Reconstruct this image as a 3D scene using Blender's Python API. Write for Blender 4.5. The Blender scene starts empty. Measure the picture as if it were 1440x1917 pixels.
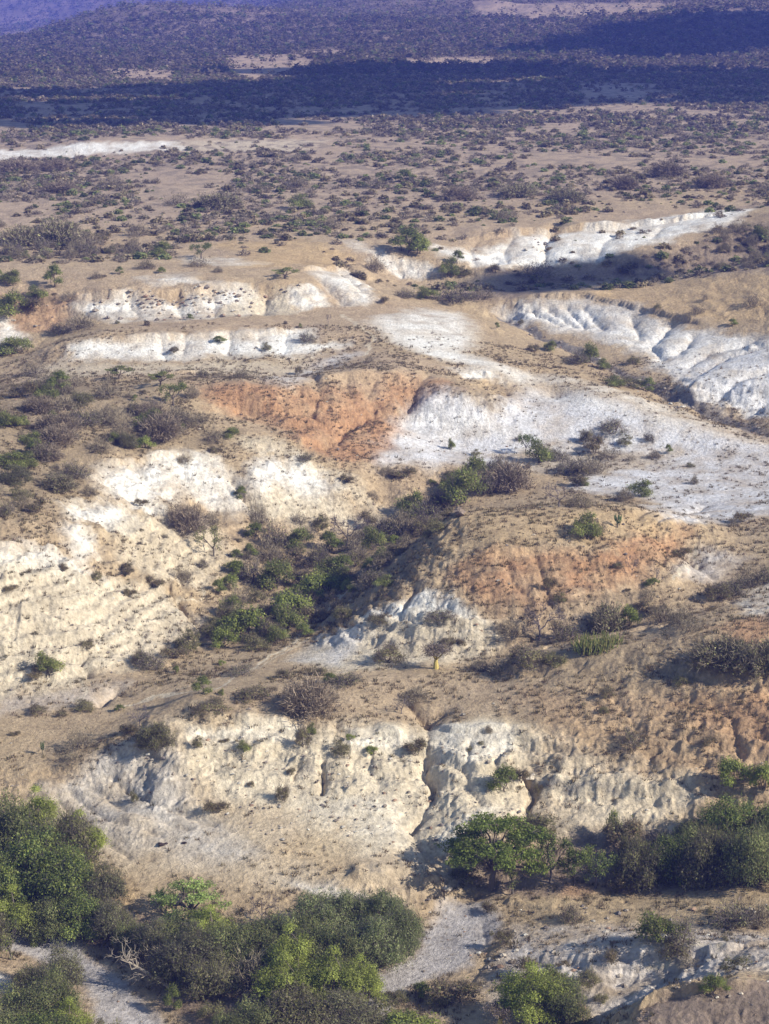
import bpy, math, random
import numpy as np
from math import radians, sin, cos, tan, atan, atan2, sqrt, pi, log, exp

# ------------------------------------------------------------------ camera, world, sun, exposure
SC = bpy.context.scene
COL = SC.collection
H_CAM, FPX, PITCH = 65.0, 3500.0, radians(16.2)       # eye height (m), focal length in photo pixels, tilt below level
PW, PH = 1440.0, 1917.0
cam_d = bpy.data.cameras.new('camera')
cam = bpy.data.objects.new('camera', cam_d)
COL.objects.link(cam)
cam.location = (0, 0, H_CAM)
cam.rotation_euler = (pi / 2 - PITCH, 0, 0)
cam_d.sensor_fit = 'VERTICAL'
cam_d.sensor_height = 36.0
cam_d.lens = 36.0 * FPX / PH
cam_d.clip_start = 1.0
cam_d.clip_end = 20000.0
SC.camera = cam

SUN_EL, SUN_AZ = radians(33), radians(110)            # azimuth from +Y towards +X
SDIR = np.array([sin(SUN_AZ) * cos(SUN_EL), cos(SUN_AZ) * cos(SUN_EL), sin(SUN_EL)])
w = bpy.data.worlds.new('World')
SC.world = w
w.use_nodes = True
nt = w.node_tree
nt.nodes.clear()
sky = nt.nodes.new('ShaderNodeTexSky')
sky.sky_type = 'NISHITA'
sky.sun_disc = False
sky.sun_elevation = SUN_EL
sky.sun_rotation = SUN_AZ
sky.altitude = 1200
sky.air_density = 1.6
sky.dust_density = 0.6
sky.ozone_density = 1.5
bg = nt.nodes.new('ShaderNodeBackground')
bg.inputs['Strength'].default_value = 0.085
wo = nt.nodes.new('ShaderNodeOutputWorld')
nt.links.new(sky.outputs[0], bg.inputs[0])
nt.links.new(bg.outputs[0], wo.inputs[0])
sl = bpy.data.lights.new('sun', 'SUN')
sl.energy = 4.6
sl.angle = radians(0.5)
sl.color = (1.0, 0.93, 0.82)
so = bpy.data.objects.new('sun', sl)
COL.objects.link(so)
so.rotation_euler = (pi / 2 - SUN_EL, 0, pi - SUN_AZ)
so.location = (60, -30, 90)
SC.view_settings.view_transform = 'Standard'
SC.view_settings.look = 'None'
SC.view_settings.exposure = 0.72
SC.cycles.max_bounces = 5
SC.cycles.diffuse_bounces = 2
SC.cycles.transmission_bounces = 3
SC.cycles.volume_bounces = 0
SC.cycles.use_denoising = True
SC.cycles.use_fast_gi = False

R = random.Random(7)
NR = np.random.RandomState(11)

# ------------------------------------------------------------------ noise
_perm = NR.permutation(512).astype(np.int64)
_perm = np.concatenate([_perm, _perm])
_ang = NR.rand(512) * 2 * pi
_gx, _gy = np.cos(_ang), np.sin(_ang)


def noise(x, y):
    xi = np.floor(x).astype(np.int64)
    yi = np.floor(y).astype(np.int64)
    fx, fy = x - xi, y - yi
    u = fx * fx * fx * (fx * (fx * 6 - 15) + 10)
    v = fy * fy * fy * (fy * (fy * 6 - 15) + 10)
    xi &= 511
    yi &= 511
    x1, y1 = (xi + 1) & 511, (yi + 1) & 511
    def g(ix, iy, dx, dy):
        h = _perm[_perm[ix] + iy]
        return _gx[h] * dx + _gy[h] * dy
    a = g(xi, yi, fx, fy)
    b = g(x1, yi, fx - 1, fy)
    c = g(xi, y1, fx, fy - 1)
    d = g(x1, y1, fx - 1, fy - 1)
    return (a + (b - a) * u + (c - a) * v + (a - b - c + d) * u * v) * 1.5


def fbm(x, y, scale, octv=4, gain=0.5, seed=0.0):
    s, a, f, t = 0.0, 1.0, 1.0 / scale, 0.0
    for i in range(octv):
        s = s + a * noise(x * f + seed + 17.3 * i, y * f - seed + 9.1 * i)
        t += a
        a *= gain
        f *= 2.03
    return s / t


def ridged(x, y, scale, octv=3, seed=0.0):
    s, a, f, t = 0.0, 1.0, 1.0 / scale, 0.0
    for i in range(octv):
        s = s + a * (1 - np.abs(noise(x * f + seed + 31.7 * i, y * f + seed * 1.7)) * 2)
        t += a
        a *= 0.5
        f *= 2.1
    return s / t


def sstep(a, b, x):
    t = np.clip((x - a) / (b - a), 0, 1)
    return t * t * (3 - 2 * t)


# ------------------------------------------------------------------ survey points: sight line + height -> place on the map
def ray(px, py):
    """direction of the sight line through a photo point; x right, y forward, z up"""
    cx, cy = (px - PW / 2) / FPX, (PH / 2 - py) / FPX
    return np.array([cx, cos(PITCH) + cy * sin(PITCH), -sin(PITCH) + cy * cos(PITCH)])


def spot(px, py, z):
    d = ray(px, py)
    t = (z - H_CAM) / d[2]
    return d[0] * t, d[1] * t


def uv(x, y):
    return np.arctan2(x, y), 0.5 * np.log(x * x + y * y)


LINES = [
    # --- below the frame and the dry river bed
    [(-500, 2200, 0), (0, 2200, 0), (700, 2200, 0), (1200, 2200, 2), (1900, 2200, 5)],
    [(-500, 1660, 1.5), (-150, 1690, .7), (0, 1745, .2), (100, 1785, 0), (200, 1860, -.1), (290, 1930, -.2), (380, 2010, -.2)],
    [(-200, 1850, 2.2), (0, 1838, 1.6), (60, 1880, .9), (160, 1925, .6)],
    [(30, 1700, .9), (150, 1720, .6), (240, 1770, .5), (330, 1850, .5), (420, 1900, .5), (560, 1910, .4), (720, 1900, .2)],
    [(1000, 1665, 1.3), (930, 1650, 1.1), (890, 1680, .3), (865, 1740, 0), (800, 1815, 0), (740, 1880, 0)],
    [(915, 1690, .6), (928, 1750, .3), (905, 1800, .3), (880, 1830, .2)],
    # --- foot of the front bluff
    [(-400, 1420, 5), (-100, 1500, 3.2), (30, 1560, 2.2), (170, 1640, 1.7), (260, 1690, 1.4), (420, 1720, 1.2), (600, 1730, .9), (740, 1735, .4)],
    [(760, 1715, .6), (815, 1712, .2), (838, 1670, .7), (840, 1630, 1.0)],
    [(640, 1650, 2.3), (720, 1650, 2.2), (790, 1660, 1.7), (820, 1650, 1.5)],
    [(200, 1570, 2.6), (350, 1590, 2.6), (500, 1600, 2.7), (640, 1600, 2.7), (720, 1590, 2.7)],
    # --- front bluff face
    [(130, 1500, 3.3), (330, 1510, 3.7), (500, 1520, 3.6), (640, 1530, 3.4), (740, 1530, 3.3)],
    [(400, 1430, 5.2), (520, 1440, 5.0), (620, 1440, 4.9), (740, 1450, 4.7)],
    [(335, 1345, 7.6), (345, 1400, 6.4), (330, 1440, 5.4), (290, 1480, 4.5), (250, 1520, 3.7)],
    [(340, 1330, 7.8), (450, 1350, 7.1), (560, 1365, 6.6), (680, 1370, 6.4), (770, 1375, 6.2)],
    [(60, 1440, 4.6), (85, 1475, 3.8), (70, 1510, 3)],
    [(150, 1425, 4.9), (220, 1400, 5.8), (280, 1372, 7.0)],
    [(120, 1460, 4.0), (200, 1450, 4.3), (270, 1425, 5.1)],
    # --- bluff gullies
    [(795, 1340, 6.4), (800, 1400, 5.6), (800, 1450, 4.5), (808, 1500, 3.5), (778, 1545, 2.7), (790, 1590, 2.0), (828, 1635, 1.2)],
    [(985, 1450, 4.9), (990, 1500, 3.9), (985, 1545, 3.1)],
    [(850, 1395, 6.1), (860, 1450, 5.0), (880, 1510, 4.0), (850, 1560, 3.0)],
    [(930, 1385, 6.4), (930, 1450, 5.1), (930, 1520, 3.9), (940, 1580, 2.8), (950, 1620, 1.8)],
    # --- right bluff
    [(860, 1360, 6.6), (1000, 1370, 6.8), (1150, 1365, 7.3), (1300, 1360, 8.0), (1450, 1350, 8.8), (1800, 1330, 13)],
    [(1020, 1445, 5.1), (1150, 1455, 5.3), (1300, 1450, 5.9), (1450, 1440, 6.7), (1700, 1440, 7.5)],
    [(1020, 1480, 4.3), (1150, 1492, 4.4), (1300, 1490, 4.9), (1450, 1490, 5.5)],
    [(1050, 1560, 3.0), (1200, 1550, 3.3), (1330, 1540, 3.9), (1450, 1540, 4.4)],
    [(1020, 1620, 1.8), (1150, 1630, 1.9), (1300, 1640, 2.0), (1450, 1640, 2.4), (1800, 1640, 4)],
    # --- ground right of the river
    [(1040, 1690, 1.3), (1200, 1680, 1.6), (1320, 1665, 2.6), (1400, 1655, 3.2), (1470, 1680, 3.2)],
    [(950, 1770, .8), (1060, 1740, 1.5), (1200, 1740, 2.0), (1350, 1740, 2.6), (1450, 1750, 3)],
    [(900, 1860, .6), (1000, 1840, .9), (1100, 1810, 2.2), (1200, 1785, 3.0), (1330, 1778, 3.8), (1450, 1760, 4.4)],
    [(1080, 1850, 1.2), (1160, 1830, 1.7), (1260, 1815, 2.4)],
    [(1000, 1935, .8), (1100, 1910, 1.5), (1170, 1890, 2.2)],
    [(1185, 1900, 4.6), (1215, 1880, 5.3), (1300, 1862, 5.8), (1400, 1850, 6.2), (1500, 1840, 6.6)],
    [(1200, 1960, 4.6), (1400, 1950, 5)],
    # --- plateau of the front hill
    [(360, 1300, 7.9), (480, 1290, 7.6), (620, 1275, 7.4), (760, 1262, 7.4), (860, 1262, 7.4), (950, 1262, 7.7)],
    [(990, 1222, 8.9), (1080, 1208, 9.7), (1220, 1185, 10.9), (1340, 1160, 12.2), (1440, 1170, 12.4), (1700, 1150, 15)],
    [(1000, 1290, 8.0), (1200, 1280, 9.1), (1440, 1270, 10.5)],
    # --- valley behind it
    [(-400, 1380, 6), (-50, 1390, 5.2), (50, 1420, 4.8), (130, 1395, 5.0), (230, 1360, 5.5), (300, 1315, 5.8), (340, 1280, 6)],
    [(0, 1330, 4.9), (100, 1310, 5.2), (220, 1290, 5.4), (330, 1262, 5.6), (450, 1240, 5.5), (540, 1210, 5.6)],
    [(620, 1250, 6.8), (700, 1225, 6.9), (780, 1225, 7.2)],
    [(560, 1215, 5.4), (590, 1165, 5.0), (640, 1110, 4.8), (690, 1050, 5.0), (740, 1005, 5.2), (800, 965, 5.6)],
    [(400, 1200, 4.8), (450, 1120, 4.4), (520, 1060, 4.4), (600, 1000, 4.8), (720, 945, 5.8), (840, 930, 6.2)],
    [(870, 1250, 7.0), (940, 1228, 7.2), (1000, 1205, 7.8)],
    # --- left white hill
    [(-400, 1310, 6), (-100, 1290, 5.8), (40, 1290, 5.5), (160, 1270, 5.6), (280, 1240, 5.5), (370, 1190, 5.0)],
    [(0, 1180, 9.0), (120, 1180, 8.4), (240, 1160, 7.4), (320, 1120, 6.6), (370, 1080, 6)],
    [(-100, 1060, 13.6), (0, 1060, 13.0), (90, 1055, 12.2), (180, 1045, 10.8), (260, 1030, 9.4), (330, 1000, 8.4), (400, 965, 7.8)],
    [(-300, 1000, 16), (0, 1015, 13.8), (110, 1005, 13.2), (190, 990, 12.3), (250, 960, 11.4), (320, 925, 10.8)],
    [(130, 950, 13.8), (200, 890, 13.4), (300, 858, 13.0), (380, 862, 12.2), (430, 895, 10.6), (460, 940, 8.8)],
    [(490, 905, 10.0), (540, 872, 10.5), (590, 885, 9.6), (640, 930, 7.6), (710, 970, 5.6)],
    [(470, 985, 6.6), (560, 975, 6.2), (640, 990, 5.0)],
    [(-300, 880, 19), (0, 880, 15.4), (150, 850, 14.8), (300, 826, 13.8), (430, 820, 13.0), (520, 845, 11.6)],
    [(-300, 760, 20), (0, 770, 16.8), (160, 750, 16.2), (300, 760, 15.4), (400, 790, 14.2), (500, 815, 12.8)],
    # --- orange hill in the middle
    [(855, 958, 14.3), (940, 962, 14.6), (1060, 958, 14.8), (1160, 950, 14.4), (1250, 966, 13.4), (1320, 990, 12.2)],
    [(850, 962, 14.0), (815, 1010, 12.8), (790, 1050, 11.8), (740, 1115, 10.0), (700, 1170, 8.0), (650, 1200, 6.8)],
    [(880, 1040, 13.0), (1000, 1035, 13.2), (1120, 1040, 12.8), (1240, 1040, 12.0)],
    [(760, 1110, 10.2), (860, 1120, 10.6), (960, 1130, 10.4), (1080, 1140, 9.8), (1200, 1130, 9.8)],
    [(700, 1210, 7.2), (800, 1195, 8.2), (900, 1190, 8.4), (1020, 1185, 8.4), (1180, 1165, 8.8), (1260, 1130, 9.6)],
    [(880, 930, 7.2), (1000, 925, 7.8), (1120, 920, 8.2), (1230, 930, 8.6), (1300, 955, 9.2)],
    [(1290, 1050, 10.2), (1340, 1090, 9.8), (1440, 1060, 10.6), (1700, 1040, 12)],
    [(1340, 1130, 9.6), (1440, 1110, 10.2)],
    [(1380, 1000, 10.8), (1440, 985, 11.4), (1700, 960, 13)],
    # --- middle: red ridge and white washes
    [(340, 720, 16.4), (450, 735, 15.8), (600, 715, 15.6), (740, 700, 15.4), (850, 715, 14.6)],
    [(440, 780, 13.6), (560, 790, 12.8), (700, 760, 12.8), (780, 750, 12.8)],
    [(560, 870, 10.4), (620, 850, 10.4), (680, 830, 10.2), (720, 805, 10.9), (750, 785, 11.4)],
    [(680, 905, 8.3), (760, 915, 7.5), (840, 925, 6.9)],
    [(720, 860, 9.4), (850, 870, 8.6), (1000, 880, 8.2), (1150, 890, 8.2), (1300, 890, 8.4), (1450, 900, 8.8), (1700, 880, 11)],
    [(760, 800, 10.4), (860, 815, 9.4), (1000, 825, 9.0), (1150, 830, 8.8), (1300, 835, 8.8), (1440, 845, 9.0)],
    [(800, 750, 13.2), (860, 738, 13.8), (910, 740, 13.4), (960, 775, 11.2), (1000, 800, 10)],
    [(930, 735, 12.2), (990, 725, 12.6), (1040, 740, 11.6)],
    [(1000, 700, 13.2), (1100, 735, 12.6), (1200, 768, 11.6), (1300, 800, 10.4), (1400, 828, 9.4)],
    [(830, 690, 14.6), (920, 690, 14.4), (1000, 685, 14.0)],
    # --- channel from the upper middle to the right edge
    [(950, 595, 13.8), (1010, 630, 13.1), (1090, 660, 12.6), (1180, 700, 11.8), (1260, 745, 10.8), (1340, 780, 9.8), (1430, 808, 9.6), (1600, 850, 9.4)],
    [(960, 670, 14.0), (1060, 700, 13.0), (1160, 730, 12.0), (1240, 765, 11)],
    [(1000, 600, 14.2), (1100, 620, 13.8), (1200, 660, 13.0), (1260, 710, 12), (1340, 745, 11.2), (1440, 775, 10.6)],
    # --- mesa right of the channel
    [(980, 562, 16.2), (1080, 556, 16.6), (1180, 575, 16.0), (1270, 600, 15.6), (1360, 610, 15.8), (1440, 630, 16.4)],
    [(1050, 545, 16.6), (1200, 530, 17.0), (1440, 515, 17.6), (1800, 500, 19)],
    [(1240, 650, 13.9), (1330, 650, 14.3), (1400, 650, 14.6), (1470, 645, 15.3), (1700, 640, 21)],
    [(1300, 715, 12.9), (1370, 715, 13.1), (1450, 705, 13.7), (1600, 690, 16)],
    # --- terrace and its white scarp, left middle
    [(60, 690, 14.0), (160, 700, 14.8), (280, 695, 14.8), (420, 690, 14.6), (540, 708, 14.2), (600, 690, 14.2)],
    [(140, 635, 16.8), (260, 630, 16.8), (420, 622, 16.8), (560, 618, 16.6), (640, 640, 15.8), (640, 670, 15)],
    [(150, 665, 15.4), (280, 668, 15.2), (440, 665, 15.2), (560, 668, 15.0)],
    [(200, 600, 17.0), (400, 595, 17.1), (620, 580, 17.2), (760, 590, 16.6), (880, 600, 15.8), (900, 640, 14.8)],
    [(640, 615, 16.8), (760, 640, 15.8), (860, 660, 15.0), (700, 680, 15.6)],
    [(100, 612, 15.8), (60, 650, 14.2), (0, 700, 13.4), (-200, 740, 13)],
    [(-300, 600, 17), (0, 618, 15.8), (60, 640, 14.8)],
    # --- cliff under the far plain
    [(-300, 540, 21), (0, 530, 20.4), (110, 535, 20.2)],
    [(150, 552, 19.4), (260, 545, 19.8), (380, 535, 20.2), (460, 530, 20.2), (560, 535, 19.8), (640, 515, 19.8), (690, 540, 18.6)],
    [(200, 592, 17.4), (330, 596, 17.4), (470, 590, 17.4), (560, 578, 17.4), (680, 572, 17.2)],
    [(740, 560, 17.0), (820, 555, 16.4), (920, 550, 16.2), (1020, 535, 16.6), (1160, 520, 17.0)],
    [(700, 540, 17.4), (760, 520, 17.2), (860, 515, 17.4), (930, 500, 17.8), (1050, 495, 18.4)],
    [(660, 455, 21.4), (760, 475, 20.2), (790, 500, 18.6)],
    [(820, 445, 21.2), (900, 440, 21.4), (1000, 425, 21.8), (1180, 420, 22), (1330, 395, 22.6), (1440, 380, 23), (1700, 350, 24)],
    [(850, 495, 19.0), (950, 485, 19.2), (1060, 480, 19.2), (1150, 478, 19.8)],
    [(1180, 490, 19.2), (1300, 450, 21.6), (1400, 412, 24.0), (1500, 375, 26), (1700, 330, 30)],
    [(1250, 520, 17.8), (1440, 490, 20.2), (1700, 470, 24)],
    [(-300, 480, 21), (100, 480, 21), (400, 470, 21), (600, 460, 21.4)],
    # --- far plain
    [(-500, 400, 22), (200, 400, 22), (700, 400, 22), (1200, 370, 23), (1900, 340, 25)],
    [(-500, 300, 23), (0, 305, 22), (150, 296, 22.4), (300, 280, 24), (700, 280, 24), (1900, 280, 25)],
    [(-100, 285, 23.0), (60, 278, 23.4), (160, 265, 25.2), (300, 264, 25.2)],
    [(-500, 220, 24), (200, 220, 24), (700, 220, 24), (1200, 220, 24), (1900, 220, 26)],
    [(-500, 160, 24), (200, 160, 24), (700, 160, 24), (1300, 160, 25), (1900, 160, 28)],
]
# far land: (column of the photo, distance, height)
FAR = [[(-600, 1000, 24), (0, 1000, 25), (300, 1020, 26), (700, 1020, 27), (1000, 950, 27), (1300, 900, 27), (1500, 900, 30)],
       [(-300, 1250, 12), (-100, 1250, 12), (0, 1250, 13), (40, 1250, 17), (110, 1250, 29), (180, 1250, 37), (250, 1250, 40), (340, 1250, 41), (440, 1260, 38), (560, 1260, 34)],
       [(130, 1130, 27), (300, 1130, 31), (420, 1130, 31)],
       [(620, 1300, 38), (760, 1300, 37), (900, 1250, 38), (1050, 1200, 40), (1200, 1150, 38), (1450, 1100, 38)],
       [(-600, 1600, 2), (0, 1600, 2), (120, 1600, 2), (250, 1600, 6), (420, 1600, 20), (600, 1550, 40)],
       [(760, 1600, 46), (960, 1500, 52), (1200, 1450, 56), (1450, 1400, 60)],
       [(-600, 2200, 0), (0, 2200, 2), (250, 2200, 8), (500, 2200, 40), (900, 2200, 80), (1450, 2200, 95)],
       [(-600, 3000, 40), (0, 3000, 44), (250, 3000, 50), (600, 3000, 90), (1450, 3000, 105)],
       [(-600, 4200, 95), (0, 4200, 98), (700, 4200, 105), (1450, 4200, 112)],
       [(-600, 6500, 110), (0, 6500, 112), (700, 6500, 116), (1450, 6500, 120)]]


def resample(pts, step):
    out = []
    for (a, b) in zip(pts[:-1], pts[1:]):
        n = max(1, int(math.hypot(b[0] - a[0], b[1] - a[1]) / step))
        for k in range(n):
            t = k / n
            out.append(tuple(a[i] + (b[i] - a[i]) * t for i in range(3)))
    out.append(pts[-1])
    return out


cu, cv, cz = [], [], []
for ln in LINES:
    for (px, py, z) in resample(ln, 45):
        x, y = spot(px, py, z)
        a, b = uv(x, y)
        cu.append(a); cv.append(b); cz.append(z)
for ln in FAR:
    pts = resample([(p[0], p[1] / 20, p[2]) for p in ln], 60)
    for (px, d, z) in pts:
        cu.append(atan((px - PW / 2) / FPX)); cv.append(log(d * 20)); cz.append(z)
cu, cv, cz = np.array(cu), np.array(cv), np.array(cz)
EPS2 = 0.004 ** 2


def kern(au, av):
    return np.sqrt((au[:, None] - cu[None]) ** 2 + (av[:, None] - cv[None]) ** 2 + EPS2)


# drift: linear in v; solve for the surface that passes (nearly) through all survey points
K = kern(cu, cv) - 0.0
n_c = len(cu)
Pm = np.stack([np.ones(n_c), cu, cv], 1)
A = np.zeros((n_c + 3, n_c + 3))
A[:n_c, :n_c] = K - np.eye(n_c) * 0.0012
A[:n_c, n_c:] = Pm
A[n_c:, :n_c] = Pm.T
sol = np.linalg.lstsq(A, np.concatenate([cz, np.zeros(3)]), rcond=None)[0]
U0, U1, V0, V1 = radians(-38), radians(38), log(60.0), log(9000.0)
GU, GV = 520, 1500
gu = np.linspace(U0, U1, GU)
gv = np.linspace(V0, V1, GV)
GZ = np.zeros((GV, GU))
for i0 in range(0, GV, 10):
    vv, uu = np.meshgrid(gv[i0:i0 + 10], np.clip(gu, radians(-15.5), radians(15.5)), indexing='ij')
    k = kern(uu.ravel(), vv.ravel())
    GZ[i0:i0 + 10] = (k @ sol[:n_c] + sol[n_c] + sol[n_c + 1] * uu.ravel() + sol[n_c + 2] * vv.ravel()).reshape(uu.shape)


def bil(G, fx, fy):
    h, w_ = G.shape
    fx = np.clip(fx, 0, w_ - 1.001)
    fy = np.clip(fy, 0, h - 1.001)
    xi = fx.astype(np.int64); yi = fy.astype(np.int64)
    tx, ty = fx - xi, fy - yi
    return (G[yi, xi] * (1 - tx) + G[yi, xi + 1] * tx) * (1 - ty) + (G[yi + 1, xi] * (1 - tx) + G[yi + 1, xi + 1] * tx) * ty


def base_z(x, y):
    a, b = uv(x, y)
    return bil(GZ, (a - U0) / (U1 - U0) * (GU - 1), (b - V0) / (V1 - V0) * (GV - 1))


# ------------------------------------------------------------------ water-worn relief: droplets run over the land and cut rills
EX0, EX1, EY0, EY1, CS = -125.0, 125.0, 92.0, 420.0, 0.4


def erode(x0, x1, y0, y1, cs, zfun, drops, steps, k_cut, seed):
    rs = np.random.RandomState(seed)
    nx, ny = int((x1 - x0) / cs), int((y1 - y0) / cs)
    X, Y = np.meshgrid(x0 + np.arange(nx) * cs, y0 + np.arange(ny) * cs)
    Z0 = zfun(X, Y)
    Z = Z0 + 0.35 * cs * noise(X / (cs * 3.1), Y / (cs * 3.1)) + 0.5 * cs * noise(X / (cs * 9), Y / (cs * 9))
    Zb = Z.copy()
    batch = 16000
    for b in range(drops // batch):
        fx = rs.rand(batch) * (nx - 3) + 1
        fy = rs.rand(batch) * (ny - 3) + 1
        vx = np.zeros(batch); vy = np.zeros(batch)
        sed = np.zeros(batch)
        for s in range(steps):
            xi = np.clip(fx.astype(np.int64), 0, nx - 2); yi = np.clip(fy.astype(np.int64), 0, ny - 2)
            tx, ty = fx - xi, fy - yi
            idx = yi * nx + xi
            Zf = Z.ravel()
            a, bb, c, d = Zf[idx], Zf[idx + 1], Zf[idx + nx], Zf[idx + nx + 1]
            gx = ((bb - a) * (1 - ty) + (d - c) * ty) / cs
            gy = ((c - a) * (1 - tx) + (d - bb) * tx) / cs
            vx = vx * 0.35 - gx
            vy = vy * 0.35 - gy
            sp = np.sqrt(vx * vx + vy * vy) + 1e-6
            fx = fx + vx / sp; fy = fy + vy / sp
            slope = np.sqrt(gx * gx + gy * gy)
            cap = np.minimum(slope, 1.2) * k_cut * (1 - np.exp(-s / 12.0)) * 6
            dlt = np.where(sed < cap, (cap - sed) * 0.12, (cap - sed) * 0.2)
            sed = sed + dlt
            wts = [(1 - tx) * (1 - ty), tx * (1 - ty), (1 - tx) * ty, tx * ty]
            for o_, w_ in zip((0, 1, nx, nx + 1), wts):
                Zf -= np.bincount(idx + o_, weights=w_ * dlt, minlength=nx * ny)
            Z = Zf.reshape(ny, nx)
            fx = np.clip(fx, 1, nx - 3); fy = np.clip(fy, 1, ny - 3)
    D = Z - Z0
    m = 12
    ramp = np.minimum(np.minimum(np.arange(nx), np.arange(nx)[::-1])[None], np.minimum(np.arange(ny), np.arange(ny)[::-1])[:, None])
    return D * np.clip(ramp / m, 0, 1)


D1 = erode(EX0, EX1, EY0, EY1, CS, base_z, 16000 * 14, 40, 0.006, 3)


def z1(x, y):
    return base_z(x, y) + bil(D1, (x - EX0) / CS, (y - EY0) / CS)


FX0, FX1, FY0, FY1, CS2 = -48.0, 48.0, 96.0, 200.0, 0.18
D2 = erode(FX0, FX1, FY0, FY1, CS2, z1, 16000 * 12, 32, 0.0035, 5)


# ------------------------------------------------------------------ sight line -> ground point
_rr = np.exp(np.linspace(log(70), log(8500), 1500))


def ground_at(px, py):
    d = ray(px, py)
    hor = sqrt(d[0] ** 2 + d[1] ** 2)
    xs, ys = _rr * d[0] / hor, _rr * d[1] / hor
    zr = H_CAM + _rr * d[2] / hor
    under = np.nonzero(zr <= z1(xs, ys))[0]
    i = under[0] if len(under) else len(_rr) - 1
    if i == 0:
        return xs[0], ys[0]
    a, b = _rr[i - 1], _rr[i]
    for _ in range(12):
        m = (a + b) / 2
        x, y = m * d[0] / hor, m * d[1] / hor
        if H_CAM + m * d[2] / hor <= z1(np.array([x]), np.array([y]))[0]:
            b = m
        else:
            a = m
    return b * d[0] / hor, b * d[1] / hor


# ------------------------------------------------------------------ ground cover map
def map_poly(pts):
    return np.array([uv(*ground_at(px, py)) for (px, py) in pts])


def poly_dist(pl, a, b, closed=True):
    """signed distance (inside negative) from a map outline; both axes are in units of range"""
    n = len(pl)
    best = np.full(a.shape, 1e9)
    inside = np.zeros(a.shape, bool)
    for i in range(n if closed else n - 1):
        (x0, y0), (x1, y1) = pl[i], pl[(i + 1) % n]
        ex, ey = x1 - x0, y1 - y0
        L = ex * ex + ey * ey + 1e-12
        t = np.clip(((a - x0) * ex + (b - y0) * ey) / L, 0, 1)
        dd = (a - x0 - t * ex) ** 2 + (b - y0 - t * ey) ** 2
        best = np.minimum(best, dd)
        if closed:
            c = ((y0 > b) != (y1 > b)) & (a < (x1 - x0) * (b - y0) / (y1 - y0 + 1e-12) + x0)
            inside ^= c
    best = np.sqrt(best)
    return np.where(inside, -best, best) if closed else best


T = (.375, .285, .168); P = (.395, .298, .192); W = (.72, .695, .625); C = (.58, .51, .38); G = (.60, .59, .58)
O = (.37, .208, .108); Y = (.45, .32, .165); D = (.17, .16, .15); L = (.22, .165, .12); S = (.385, .355, .33); B = (.27, .21, .13)
K = (.20, .155, .125)
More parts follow.
